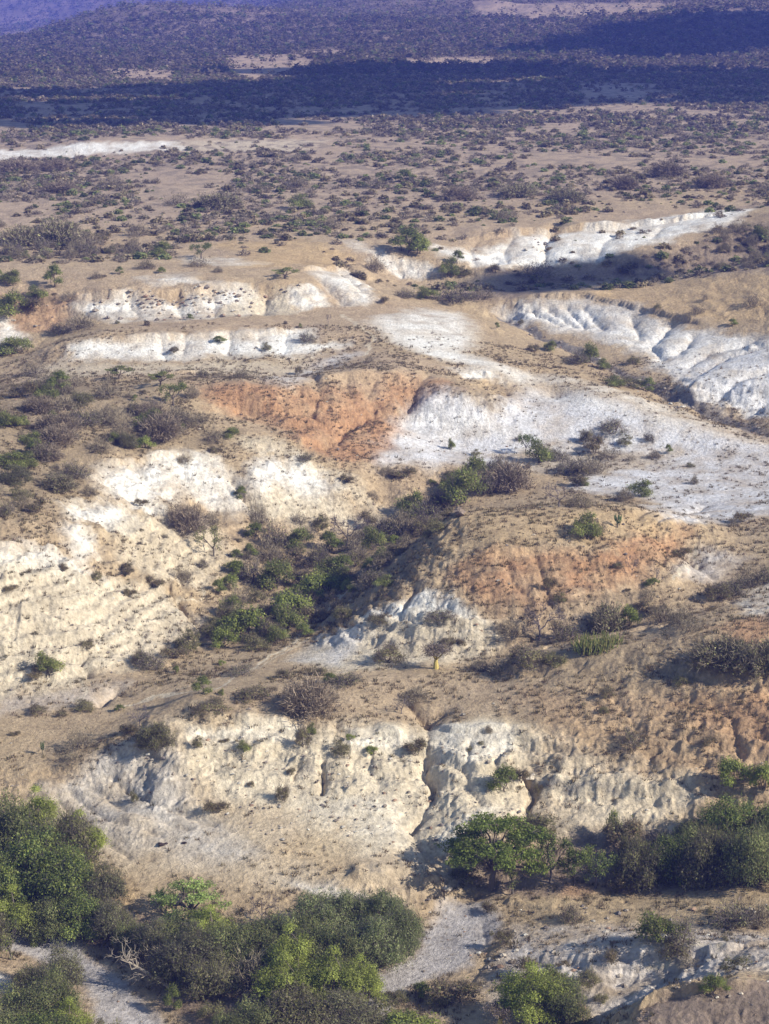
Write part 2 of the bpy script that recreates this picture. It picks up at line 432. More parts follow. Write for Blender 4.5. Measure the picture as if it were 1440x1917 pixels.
# (colour, strength, soft edge in thousandths of the range, outline)
COVER = [
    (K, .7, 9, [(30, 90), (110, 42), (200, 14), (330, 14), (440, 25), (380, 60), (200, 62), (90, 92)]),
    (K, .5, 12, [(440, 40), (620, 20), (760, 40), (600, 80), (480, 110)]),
    ((.46, .34, .23), .8, 12, [(420, 105), (560, 100), (600, 118), (480, 150), (430, 140)]),  # tan streaks in this run of outlines painted paler, as if sunlit
    ((.46, .34, .23), .8, 12, [(200, 128), (330, 132), (320, 150), (210, 148)]),
    ((.46, .34, .23), .8, 10, [(560, 92), (650, 92), (640, 104), (560, 104)]),
    ((.46, .34, .23), .9, 10, [(750, 108), (930, 106), (930, 122), (770, 124)]),
    ((.46, .34, .23), .8, 14, [(880, 12), (1060, 0), (1260, 2), (1230, 22), (1000, 36), (900, 30)]),
    ((.42, .32, .23), .7, 10, [(1050, 120), (1430, 118), (1430, 132), (1100, 132)]),  # faint sunlit band of the far land, put into the ground colour
    ((.42, .34, .28), .7, 10, [(1080, 152), (1230, 158), (1220, 186), (1100, 182)]),
    ((.35, .27, .20), .7, 10, [(-300, 430), (400, 420), (700, 400), (1440, 350), (1800, 320), (1800, 200), (-300, 200)]),
    (P, .35, 10, [(-300, 620), (0, 600), (300, 545), (700, 450), (1000, 430), (1440, 380), (1800, 350), (1800, 200), (-300, 200)]),
    (P, .7, 8, [(150, 700), (300, 715), (480, 715), (700, 700), (860, 690), (700, 650), (640, 600), (300, 600), (200, 620), (400, 620), (640, 640), (560, 690)]),
    (Y, .75, 7, [(400, 455), (560, 450), (640, 470), (660, 495), (560, 505), (430, 500), (470, 478)]),
    (W, .6, 6, [(330, 478), (440, 484), (500, 495), (420, 500), (350, 494)]),
    (W, .8, 6, [(250, 525), (340, 515), (400, 538), (300, 540)]),
    (W, .9, 5, [(130, 572), (180, 560), (260, 555), (330, 562), (420, 545), (470, 540), (460, 590), (330, 600), (210, 600), (150, 597)]),
    (C, .8, 6, [(380, 595), (470, 585), (560, 575), (540, 545), (460, 545)]),
    (W, .9, 4, [(535, 545), (600, 540), (615, 575), (560, 580)]),
    (W, .9, 4, [(575, 508), (640, 500), (665, 515), (705, 562), (690, 574), (650, 576), (620, 540)]),
    (W, .85, 5, [(640, 448), (720, 470), (820, 505), (800, 520), (740, 515), (700, 490)]),
    (P, .9, 6, [(730, 440), (860, 425), (1000, 420), (960, 445), (860, 452), (780, 450)]),
    (W, 1, 6, [(800, 458), (900, 470), (1000, 436), (1100, 430), (1200, 420), (1330, 392), (1410, 392), (1380, 414), (1250, 448), (1130, 488), (1000, 492), (900, 502), (850, 482)]),
    (P, .75, 5, [(1000, 418), (1180, 412), (1340, 385), (1440, 380), (1440, 366), (1100, 395)]),
    ((.20, .155, .11), .85, 9, [(1150, 500), (1300, 455), (1440, 400), (1700, 380), (1700, 520), (1440, 512), (1200, 528)]),  # scrub-covered slope, its ground also darkened to stand for shade
    (K, .6, 8, [(860, 560), (930, 505), (1100, 498), (1160, 520), (1020, 555), (940, 560)]),  # shadow on the valley floor, painted as darker ground
    (W, 1, 5, [(-200, 290), (0, 282), (150, 268), (330, 265), (350, 283), (180, 290), (0, 300), (-200, 310)]),
    (C, .5, 10, [(340, 262), (600, 262), (560, 285), (340, 285)]),
    (O, .55, 6, [(-60, 560), (40, 545), (130, 560), (120, 610), (60, 625), (-60, 620)]),
    (W, .9, 4, [(-200, 570), (0, 590), (30, 615), (58, 642), (0, 648), (-200, 650)]),
    (W, 1, 6, [(120, 655), (170, 640), (290, 634), (420, 625), (570, 617), (600, 640), (660, 640), (560, 665), (400, 668), (250, 674), (130, 672)]),
    (C, .5, 8, [(60, 690), (250, 680), (560, 680), (600, 695), (420, 700), (200, 700), (60, 720)]),
    (G, .8, 5, [(470, 705), (560, 692), (640, 655), (680, 655), (620, 690), (560, 720), (500, 722)]),
    (W, .96, 8, [(720, 590), (800, 580), (870, 590), (905, 640), (860, 660), (960, 690), (1020, 705), (980, 712), (850, 680), (760, 650), (690, 600)]),
    (T, .6, 7, [(880, 570), (950, 590), (1060, 660), (1160, 715), (1240, 760), (1100, 725), (1000, 700), (900, 655)]),
    (W, .85, 4, [(830, 688), (920, 690), (940, 712), (870, 710)]),
    (G, .96, 8, [(760, 760), (800, 740), (850, 735), (930, 765), (1000, 735), (1100, 735), (1200, 770), (1300, 800), (1440, 830), (1600, 850), (1600, 960), (1440, 960), (1350, 978), (1250, 950), (1200, 930), (1060, 915), (1100, 885), (900, 868), (700, 875), (720, 820), (760, 790)]),
    (W, .6, 7, [(930, 690), (1060, 705), (1260, 760), (1440, 815), (1440, 840), (1300, 812), (1100, 765), (1000, 750)]),
    (W, .5, 7, [(780, 780), (900, 800), (1000, 815), (960, 825), (830, 812), (770, 800)]),
    (T, .65, 9, [(960, 850), (1100, 830), (1280, 850), (1260, 875), (1100, 885), (950, 880)]),
    (B, .7, 5, [(850, 735), (900, 730), (960, 765), (930, 770), (870, 755)]),
    ((.64, .62, .57), .96, 7, [(950, 570), (1100, 560), (1180, 575), (1270, 612), (1330, 620), (1440, 632), (1700, 640), (1700, 800), (1440, 780), (1300, 740), (1240, 700), (1200, 660), (1080, 625), (980, 600)]),
    (G, .7, 9, [(1240, 680), (1440, 640), (1700, 640), (1700, 790), (1440, 775), (1290, 730)]),
    (Y, .6, 6, [(1050, 556), (1200, 530), (1440, 515), (1700, 500), (1700, 600), (1440, 605), (1280, 596), (1180, 568), (1080, 556)]),
    (O, .9, 9, [(370, 722), (480, 718), (600, 726), (740, 705), (840, 715), (870, 725), (800, 742), (760, 780), (750, 810), (700, 870), (640, 868), (560, 835), (480, 785), (400, 765)]),
    (P, .55, 8, [(560, 700), (760, 660), (860, 690), (840, 715), (700, 715), (600, 722)]),
    (B, .75, 10, [(-300, 690), (60, 715), (350, 765), (480, 830), (420, 858), (200, 850), (130, 950), (0, 1000), (-300, 1000)]),
    (C, .55, 8, [(430, 820), (520, 830), (640, 890), (760, 950), (700, 960), (600, 900), (500, 860)]),
    (W, .92, 9, [(180, 892), (240, 862), (330, 850), (400, 860), (440, 900), (462, 950), (430, 965), (345, 925), (300, 940), (260, 950), (200, 925)]),
    (W, .9, 4, [(260, 940), (310, 960), (290, 968), (240, 948)]),
    (W, .9, 9, [(115, 945), (200, 940), (262, 978), (225, 990), (140, 975)]),
    (W, .95, 9, [(130, 998), (180, 1005), (200, 1042), (150, 1044)]),
    (W, .92, 9, [(-200, 1030), (60, 1030), (150, 1055), (195, 1082), (120, 1088), (0, 1088), (-200, 1090)]),
    (C, .75, 9, [(-200, 1085), (180, 1080), (300, 1110), (370, 1150), (350, 1195), (280, 1240), (120, 1290), (-200, 1350)]),
    (C, .55, 9, [(230, 960), (400, 965), (440, 1040), (360, 1100), (200, 1060)]),
    (W, .95, 10, [(465, 905), (500, 870), (560, 870), (630, 915), (620, 935), (560, 930), (500, 925)]),
    (C, .8, 7, [(460, 925), (640, 925), (730, 985), (640, 990), (560, 978), (480, 965)]),
    (G, .5, 6, [(0, 1320), (120, 1290), (240, 1275), (190, 1310), (60, 1330), (0, 1345)]),
    (B, .8, 8, [(850, 965), (815, 1030), (760, 1100), (700, 1145), (590, 1175), (640, 1090), (760, 985)]),  # brown scrub ground, with the shade of this left-facing flank painted in
    (W, 1, 4, [(690, 1145), (740, 1118), (800, 1098), (850, 1108), (905, 1155), (820, 1150), (740, 1152)]),
    (C, .75, 9, [(690, 1150), (900, 1150), (960, 1180), (860, 1240), (640, 1255), (540, 1240), (600, 1195)]),
    (G, .6, 7, [(540, 1240), (600, 1190), (700, 1170), (640, 1250)]),
    (Y, .4, 9, [(850, 958), (1060, 955), (1250, 962), (1280, 1000), (1100, 1030), (950, 1035), (820, 1045)]),
    (O, .9, 9, [(850, 1075), (900, 1045), (1000, 1035), (1100, 1045), (1230, 985), (1300, 990), (1270, 1040), (1200, 1080), (1120, 1115), (1000, 1140), (900, 1125)]),
    (G, .8, 6, [(1190, 945), (1330, 935), (1410, 955), (1300, 978), (1240, 966)]),
    (G, .6, 7, [(1290, 1020), (1400, 1040), (1340, 1092), (1270, 1085)]),
    (W, .75, 6, [(1370, 1115), (1440, 1085), (1600, 1080), (1600, 1180), (1400, 1155)]),
    (O, .7, 8, [(1330, 1170), (1440, 1150), (1600, 1150), (1600, 1220), (1350, 1205)]),
    ((.40, .265, .15), .5, 20, [(980, 1290), (1440, 1270), (1700, 1270), (1700, 1480), (1440, 1500), (1050, 1450)]),
    (O, .55, 12, [(1270, 1310), (1440, 1285), (1700, 1290), (1700, 1410), (1440, 1410), (1350, 1375)]),
    (B, .6, 9, [(950, 1245), (1080, 1205), (1300, 1205), (1420, 1240), (1250, 1290), (1050, 1280)]),
    (P, .6, 9, [(360, 1310), (620, 1265), (950, 1262), (1000, 1330), (700, 1360), (500, 1335)]),
    ((.53, .44, .31), .6, 14, [(60, 1500), (330, 1340), (760, 1365), (1000, 1380), (1290, 1460), (1300, 1540), (980, 1580), (830, 1660), (700, 1700), (400, 1640), (180, 1620)]),
    ((.60, .525, .385), .65, 10, [(335, 1345), (450, 1350), (560, 1352), (650, 1368), (760, 1372), (830, 1360), (960, 1352), (1000, 1385), (960, 1440), (985, 1545), (900, 1560), (830, 1575), (760, 1590), (700, 1600), (570, 1590), (540, 1500), (420, 1490), (340, 1420)]),
    ((.67, .62, .515), .85, 5, [(800, 1365), (955, 1365), (970, 1400), (880, 1440), (810, 1440)]),
    ((.67, .62, .515), .7, 5, [(345, 1355), (560, 1356), (540, 1380), (345, 1378)]),
    ((.67, .62, .515), .7, 5, [(640, 1378), (765, 1385), (740, 1412), (630, 1400)]),
    ((.67, .62, .515), .6, 12, [(560, 1500), (740, 1500), (770, 1590), (640, 1560)]),
    ((.67, .62, .515), .9, 5, [(820, 1565), (870, 1540), (930, 1512), (910, 1560), (835, 1595)]),
    (Y, .5, 12, [(520, 1560), (640, 1540), (670, 1640), (500, 1600)]),
    ((.50, .465, .41), .75, 9, [(75, 1480), (200, 1400), (300, 1375), (335, 1430), (345, 1500), (500, 1600), (400, 1620), (200, 1580)]),
    (C, .5, 9, [(1000, 1455), (1280, 1458), (1290, 1490), (1100, 1502), (990, 1482)]),
    (C, .4, 12, [(1060, 1490), (1280, 1500), (1270, 1560), (1040, 1570)]),
    (W, .6, 5, [(520, 1645), (600, 1650), (690, 1695), (640, 1700), (560, 1670)]),
    (Y, .8, 7, [(170, 1620), (225, 1640), (270, 1700), (180, 1700)]),
    (L, .85, 7, [(0, 1560), (160, 1620), (230, 1720), (420, 1745), (560, 1720), (700, 1740), (740, 1800), (660, 1900), (360, 1940), (270, 1825), (60, 1715), (-200, 1690), (-200, 1540)]),
    (L, .85, 6, [(860, 1650), (1000, 1600), (1100, 1570), (1440, 1540), (1700, 1540), (1700, 1640), (1440, 1640), (1200, 1660), (1000, 1690), (880, 1680)]),
    (O, .5, 5, [(1060, 1655), (1180, 1665), (1180, 1682), (1050, 1680)]),
    (S, 1, 5, [(835, 1675), (915, 1690), (930, 1750), (880, 1810), (760, 1850), (700, 1930), (560, 1990), (560, 1900), (700, 1840), (780, 1790)]),
    (S, 1, 5, [(-100, 1700), (30, 1735), (140, 1770), (240, 1850), (340, 1960), (420, 2050), (200, 2050), (160, 1850), (60, 1795), (-100, 1740)]),
    (W, .9, 5, [(-100, 1800), (0, 1820), (30, 1850), (0, 1870), (-100, 1880)]),
    (G, .5, 9, [(960, 1740), (1440, 1745), (1700, 1750), (1700, 1860), (1180, 1880), (900, 1900)]),
    (K, .85, 4, [(1185, 1905), (1215, 1878), (1300, 1860), (1400, 1848), (1700, 1830), (1700, 2000), (1180, 2000)]),
    (T, .7, 5, [(950, 1700), (1200, 1685), (1330, 1665), (1400, 1655), (1470, 1680), (1440, 1720), (1200, 1730), (1000, 1740)]),
]
# (colour, strength, half width in thousandths of the range, line)
STROKES = [
    (D, .8, 3.2, [(945, 592), (1010, 630), (1090, 660)]),
    (D, .65, 4.5, [(1090, 662), (1180, 705), (1260, 745), (1350, 785), (1430, 808), (1500, 830)]),
    (C, .7, 1.2, [(225, 1320), (300, 1300), (400, 1285), (480, 1240), (560, 1200), (600, 1150), (660, 1100)]),
    (C, .5, .8, [(330, 1290), (450, 1262), (520, 1228), (590, 1185)]),
    (C, .6, .8, [(330, 1120), (380, 1130), (385, 1100), (350, 1080)]),
    (C, .6, .8, [(160, 1300), (155, 1230), (260, 1170), (350, 1130)]),
    (C, .8, .8, [(1270, 1095), (1290, 1060), (1305, 1020)]),
    (C, .6, 1.0, [(640, 590), (710, 640), (680, 660)]),
    (D, .5, .8, [(745, 1150), (765, 1118), (775, 1108)]),
    (C, .7, 1.2, [(1190, 1795), (1320, 1778), (1360, 1780)]),
    (C, .6, 1.0, [(1390, 1130), (1440, 1100)]),
    (D, .6, 1.2, [(1010, 1470), (1090, 1482), (1160, 1485)]),
    (D, .5, 1.3, [(560, 1440), (600, 1450), (640, 1452)]),
]

# ------------------------------------------------------------------ terrain sheet
cols = np.radians(np.concatenate([np.linspace(-37, -15, 70, endpoint=False), np.linspace(-15, 15, 840), np.linspace(15, 37, 71)[1:]]))
rows = [62.0]
while rows[-1] < 8200:
    r = rows[-1]
    flat = r * r / 65.0 / 1869.0 * 1.1
    side = r / 1869.0 * 1.7
    rows.append(r + (min(max(flat, side * .6), max(side * 1.6, flat * .55)) if r > 96 else 1.2))
rows = np.array(rows)
NRW, NCL = len(rows), len(cols)
print('terrain', NRW, NCL)
RR, AA = np.meshgrid(rows, cols, indexing='ij')
TX, TY = RR * np.sin(AA), RR * np.cos(AA)
a_, b_ = AA, np.log(RR)


def map_line(pts):
    return np.array([uv(*ground_at(px, py)) for (px, py) in pts])


FLATS = [([(835, 1675), (915, 1690), (930, 1750), (880, 1810), (760, 1850), (700, 1930), (560, 1990), (560, 1900), (700, 1840), (780, 1790)], .9),
         ([(-100, 1700), (30, 1735), (140, 1770), (240, 1850), (340, 1960), (420, 2050), (200, 2050), (160, 1850), (60, 1795), (-100, 1740)], .9),
         ([(0, 1360), (230, 1310), (400, 1270), (560, 1205), (620, 1215), (400, 1320), (200, 1380), (0, 1420)], .8),
         ([(720, 600), (880, 590), (940, 650), (1200, 760), (1440, 830), (1440, 950), (1200, 930), (1050, 900), (720, 860), (760, 800), (960, 800), (1000, 740), (900, 690), (700, 640)], .85),
         ([(400, 1265), (960, 1262), (960, 1300), (700, 1330), (400, 1310)], .5), ([(200, 1590), (500, 1600), (640, 1640), (500, 1680), (260, 1680)], .6),
         ([(200, 600), (620, 583), (880, 590), (700, 640), (640, 615), (200, 625)], .7)]
# narrow water cuts (positive depth) and ribs (negative): line, depth (m), half width in thousandths of the range
CUTS = [([(795, 1340), (800, 1400), (790, 1440), (815, 1470), (808, 1500), (785, 1530), (768, 1552), (782, 1580), (800, 1600), (830, 1640)], .3, 2), ([(803, 1420), (795, 1440), (815, 1462), (810, 1485)], .9, 2.6), ([(792, 1528), (768, 1552)], .8, 2.6), ([(800, 1335), (805, 1360)], .5, 2),
        ([(760, 1300), (800, 1345), (830, 1330)], .8, 3), ([(606, 1438), (604, 1482)], .9, 2), ([(980, 1440), (1000, 1470), (986, 1500), (985, 1545)], .9, 2),
        ([(945, 1400), (925, 1430), (935, 1470)], .35, 2), ([(880, 1390), (870, 1440), (900, 1500)], .3, 2), ([(700, 1400), (690, 1440), (705, 1460)], .2, 2),
        ([(560, 1430), (548, 1460)], .3, 2),
        ([(320, 1108), (345, 1140), (372, 1160), (378, 1195)], .8, 2.2), ([(190, 1312), (215, 1290), (238, 1296)], 1.0, 3), ([(255, 1220), (300, 1245), (320, 1240)], .7, 2.2), ([(150, 1235), (165, 1262)], .5, 2),
        ([(700, 765), (662, 784), (640, 808), (605, 832)], .9, 3), ([(450, 762), (480, 772)], .9, 3), ([(535, 768), (570, 770), (600, 790)], 1.0, 3), ([(560, 740), (610, 760), (660, 784)], .6, 3.5),
        ([(640, 830), (690, 850)], .7, 3), ([(590, 705), (600, 740), (580, 765)], .5, 3), ([(800, 700), (780, 730), (760, 760)], .6, 3), ([(700, 712), (690, 740)], .4, 2.5), ([(650, 712), (655, 745)], .4, 2.5),
        ([(775, 1105), (762, 1122), (748, 1155)], .5, 1.6), ([(1000, 1038), (1012, 1075), (1030, 1120), (1050, 1150)], .35, 2), ([(1100, 1040), (1110, 1070), (1160, 1100)], .3, 2.2), ([(1140, 1040), (1170, 1060), (1210, 1075)], .25, 2),
        ([(950, 1040), (960, 1080), (990, 1120)], .2, 2), ([(1220, 990), (1250, 1020), (1240, 1050)], .5, 3),
        ([(945, 590), (1010, 630), (1090, 660), (1180, 705), (1260, 745), (1350, 785), (1430, 808)], .7, 4), ([(1040, 425), (1022, 450), (1022, 485)], 1.0, 3), ([(1160, 430), (1130, 455), (1120, 485)], .5, 4), ([(900, 440), (880, 470), (890, 495)], .4, 3),
        ([(960, 445), (945, 470), (950, 490)], .4, 3), ([(1240, 425), (1220, 440)], .5, 4), ([(430, 888), (462, 925), (480, 962)], 1.1, 4), ([(250, 870), (290, 905), (330, 930)], .5, 3.5), ([(200, 900), (270, 940), (300, 970)], .6, 3.5),
        ([(340, 862), (350, 900), (390, 930)], .4, 3), ([(130, 945), (190, 980)], .4, 3), ([(300, 632), (310, 668)], .5, 3), ([(350, 628), (340, 660)], .35, 2.5), ([(430, 625), (425, 662)], .5, 3.5), ([(480, 625), (490, 650)], .3, 2.5), ([(540, 622), (530, 655)], .4, 3),
        ([(240, 555), (260, 595)], .4, 3), ([(330, 555), (340, 590)], .6, 3.5), ([(400, 545), (400, 590)], .4, 3), ([(500, 545), (490, 580)], 1.2, 6), ([(600, 520), (640, 560)], .9, 5), ([(640, 510), (680, 540)], .7, 4),
        ([(1000, 575), (1050, 602)], .9, 3.5), ([(1030, 570), (1075, 604)], .8, 3), ([(1060, 568), (1100, 606)], .9, 3.5), ([(1095, 570), (1130, 610)], .8, 4), ([(1180, 590), (1200, 625)], .8, 4), ([(1255, 605), (1220, 640), (1240, 665)], .9, 5), ([(1300, 625), (1270, 655)], .9, 5),
        ([(1440, 640), (1360, 665), (1305, 700)], .75, 5), ([(1480, 670), (1400, 700), (1350, 735)], .75, 5), ([(1400, 640), (1330, 655), (1290, 680)], .7, 5), ([(1500, 720), (1440, 740), (1400, 770)], .8, 6),
        ([(1330, 1310), (1370, 1350), (1390, 1420)], .25, 2), ([(1150, 1310), (1200, 1370), (1220, 1430)], .2, 3),
        ([(130, 1478), (200, 1530), (300, 1560)], .35, 2.5), ([(160, 1462), (240, 1515), (350, 1550)], .35, 2.5), ([(205, 1450), (280, 1500), (400, 1540)], .35, 2.5), ([(110, 1490), (160, 1550), (240, 1600)], .35, 2.5),
        ([(905, 1730), (912, 1790), (880, 1840)], .2, 3), ([(1000, 1800), (1100, 1790), (1180, 1775)], .6, 5), ([(1180, 1880), (1130, 1900), (1100, 1930)], .8, 6), ([(1290, 1050), (1330, 1075)], .5, 3), ([(1190, 965), (1320, 945)], .5, 3.5), ([(1230, 980), (1330, 962)], .4, 3)]
# scarps: line from left to right, height of the lip (m), how far the bench behind it runs out (thousandths)
LEDGES = [([(-100, 1082), (60, 1088), (190, 1098)], .6, 14), ([(-100, 1030), (60, 1032), (120, 1045)], .7, 12), ([(1000, 1468), (1090, 1482), (1160, 1488), (1295, 1488)], .7, 12), ([(545, 1430), (600, 1444), (660, 1450)], .8, 10),
          ([(335, 1342), (420, 1354), (560, 1360)], .7, 14), ([(630, 1378), (700, 1378), (765, 1384)], .6, 12), ([(810, 1368), (880, 1375), (960, 1366)], .6, 12), ([(820, 1435), (900, 1446), (965, 1440)], .6, 10), ([(345, 1400), (480, 1412), (540, 1402)], .4, 10), ([(400, 1450), (500, 1462), (620, 1470)], .45, 10), ([(560, 1400), (700, 1412), (770, 1408)], .4, 10), ([(640, 1520), (700, 1530), (760, 1525)], .35, 8),
          ([(640, 1485), (700, 1478), (770, 1490)], .5, 9), ([(150, 642), (290, 637), (420, 629), (570, 621)], .9, 16), ([(130, 562), (260, 555), (380, 545), (470, 537), (560, 542)], .9, 16), ([(560, 510), (650, 503), (690, 525)], .9, 14),
          ([(190, 880), (260, 862), (340, 853), (410, 868)], .6, 12), ([(470, 895), (530, 873), (600, 880)], .6, 12), ([(880, 1045), (950, 1036), (1010, 1030), (1100, 1043)], .6, 12), ([(1140, 1040), (1230, 1030)], .4, 10), ([(640, 1648), (720, 1650), (790, 1662), (828, 1690)], .9, 14),
          ([(860, 452), (1000, 436), (1100, 430), (1180, 424), (1400, 392)], 1.3, 20), ([(1290, 1318), (1440, 1305)], .7, 10), ([(1180, 1797), (1250, 1785), (1360, 1780), (1440, 1765)], .6, 12), ([(590, 714), (700, 706), (810, 713)], .9, 14), ([(450, 760), (540, 765), (620, 755)], .9, 12), ([(520, 795), (600, 800), (660, 790)], .8, 10), ([(560, 835), (640, 825)], .7, 9), ([(400, 740), (470, 742)], .6, 9),
          ([(640, 790), (700, 770), (760, 775)], .8, 12), ([(950, 563), (1100, 557), (1200, 580), (1330, 612)], .9, 14), ([(940, 1690), (1040, 1700)], .3, 8), ([(900, 1850), (1000, 1852), (1100, 1835), (1200, 1830)], .5, 10), ([(1190, 1900), (1215, 1880), (1300, 1862), (1450, 1846)], .8, 14), ([(300, 700), (420, 700)], .5, 10), ([(150, 990), (200, 1003)], .4, 8), ([(640, 1800), (700, 1850)], .2, 6)]


def dig(x, y, z, steep):
    a = np.arctan2(x, y); b = .5 * np.log(x * x + y * y)
    r = np.exp(b)
    a = a + .0022 * fbm(x, y, 3.2, 3, .6, 51.0)
    b = b + .0035 * fbm(x, y, 3.2, 3, .6, 61.0)
    rowv = b[:, 0]
    colv = a[0]
    for pts, dep, w_ in CUTS:
        pl = map_line(pts); w_ = w_ * .001
        pad = w_ * 4 + .004
        sl2 = _box(pl, pad)
        d = poly_dist(pl, a[sl2], b[sl2], False)
        rr = r[sl2]
        z[sl2] -= dep * np.exp(-(np.clip(d / w_, 0, 5)) ** 1.05) * (1 + .35 * steep[sl2])
    for pts, hgt, L_ in LEDGES:
        pl = map_line(pts); L_ = L_ * .001
        sl2 = _box(pl, L_ * 3 + .004)
        A2, B2 = a[sl2], b[sl2]
        best = np.full(A2.shape, 1e9); side = np.zeros(A2.shape); along = np.zeros(A2.shape)
        n = len(pl)
        for i in range(n - 1):
            (x0, y0), (x1, y1) = pl[i], pl[i + 1]
            ex, ey = x1 - x0, y1 - y0
            t = ((A2 - x0) * ex + (B2 - y0) * ey) / (ex * ex + ey * ey + 1e-12)
            tc_ = np.clip(t, 0, 1)
            dd = (A2 - x0 - tc_ * ex) ** 2 + (B2 - y0 - tc_ * ey) ** 2
            m = dd < best
            best = np.where(m, dd, best); side = np.where(m, np.sign(ex * (B2 - y0) - ey * (A2 - x0)), side); along = np.where(m, (i + tc_) / (n - 1), along)
        d = np.sqrt(best) * side
        fade = sstep(0, .12, along) * sstep(0, .12, 1 - along)
        z[sl2] += hgt * fade * sstep(-.0004, .0010, d) * np.exp(-np.clip(d, 0, 9) / L_) * (.8 + .5 * noise(A2 * 70, B2 * 70))
    return z


def _box(pl, pad):
    lo, hi = pl.min(0) - pad, pl.max(0) + pad
    r0, r1 = np.searchsorted(rows, [exp(lo[1]), exp(hi[1])])
    q0, q1 = np.searchsorted(cols, [lo[0], hi[0]])
    return (slice(r0, max(r1, r0 + 1)), slice(q0, max(q1, q0 + 1)))


def shape_z(x, y):
    """height of the finished land surface"""
    r = np.sqrt(x * x + y * y)
    zb = base_z(x, y)
    pale = np.ones(x.shape)
    if x.ndim == 2:
        aa, bb = np.arctan2(x, y) + .002 * fbm(x, y, 4, 3, .6, 71.0), np.log(r) + .004 * fbm(x, y, 4, 3, .6, 72.0)
        for pts, k_ in FLATS:
            pl = map_line(pts); q = _box(pl, .02)
            pale[q] *= 1 - k_ * (1 - sstep(-.003, .003, poly_dist(pl, aa[q], bb[q])))
    z = zb + pale * ((.05 + .33 * sstep(140, 175, r)) * bil(D1, (x - EX0) / CS, (y - EY0) / CS) + .16 * bil(D2, (x - FX0) / CS2, (y - FY0) / CS2))
    e = 1.5
    sl_ = np.sqrt((base_z(x + e, y) - base_z(x - e, y)) ** 2 + (base_z(x, y + e) - base_z(x, y - e)) ** 2) / (2 * e)
    steep = sstep(.12, .5, sl_) * pale
    z = z + (.10 + .30 * steep) * (.3 + .7 * pale) * fbm(x, y, 7.0, 4, .55, 3.1) * np.clip(r / 180, .6, 2)
    z = z + steep * .34 * fbm(x * .30, y * 1.25, 3.2, 4, .6, 18.0)
    z = z + (.03 + .13 * steep) * (.3 + .7 * pale) * fbm(x, y, 1.3, 3, .6, 8.3)
    rough = fbm(x, y, 60, 2, .5, 12.0)
    # beds of harder tuff stand out as ledges
    q = z / .95 + 1.4 * fbm(x, y, 16, 2, .5, 5.5)
    z = z + steep * (.15 + .10 * (r < 160)) * sstep(-.3, .4, rough) * (np.abs((q % 1.0) - .5) * 4 - 1)
    z = z - steep * .25 * np.clip(ridged(x, y, 3.0, 3, 2.2) - .45, 0, 1) * (1 + rough)
    z = z + (.015 + .05 * steep) * noise(x / .33, y / .33)
    z = z - (.02 + steep * .09) * np.clip(1 - 3.2 * np.abs(noise(x / 2.3 + .5 * rough, y / 2.3)), 0, 1) * (1 + .8 * rough)
    z = z + (steep * .10) * np.clip(1 - 3.5 * np.abs(noise(x / .9 + 7, y / .9)), 0, 1)
    z = z + (steep * .22) * np.clip(1 - 2.6 * np.abs(noise(x / 3.4 + 40 + .4 * rough, y / 5.0)), 0, 1) ** 1.5 * (.6 + rough)
    z = dig(x, y, z, steep)
    far = sstep(900, 1500, r)
    z = z + far * (9 * fbm(x, y, 260, 4, .5, 1.1) + 7 * np.clip(ridged(x, y, 150, 4, 4.4), 0, 1) - 3)
    return z, steep


TZ, STEEP = shape_z(TX, TY)


def land_z(x, y):
    """height on the built terrain sheet, for standing things on it"""
    x = np.asarray(x, float); y = np.asarray(y, float)
    r = np.sqrt(x * x + y * y)
    a = np.arctan2(x, y)
    return bil(TZ, np.interp(a, cols, np.arange(NCL)), np.interp(r, rows, np.arange(NRW)))


base = np.empty(TX.shape + (3,))
n0 = fbm(TX, TY, 22, 4, .55, 2.7)
n1 = fbm(TX, TY, 4.0, 4, .6, 6.1)
mixn = np.clip(.5 + .9 * n0, 0, 1)[..., None]
base[:] = np.array(T) * mixn + np.array(P) * (1 - mixn)
far = sstep(560, 900, RR)[..., None]
patch = sstep(-.25, .30, fbm(TX, TY / 1.6, 110, 5, .6, 9.9) + .15 - .10 * sstep(1400, 2200, RR))[..., None]
base = base * (1 - far) + far * (np.array((.17, .13, .105)) * (1 - patch * .5) + np.array((.40, .29, .21)) * patch * .5)
# wobble of the outlines
wob = RR * 0 + 1
wa = .0075 * fbm(TX, TY, 5, 5, .65, 21.0) + .004 * fbm(TX, TY, 25, 2, .5, 22.0)
wb = .0110 * fbm(TX, TY, 5, 5, .65, 31.0) + .006 * fbm(TX, TY, 25, 2, .5, 32.0)
ua, ub = a_ + wa, b_ + wb
c_idx = np.arange(NCL)


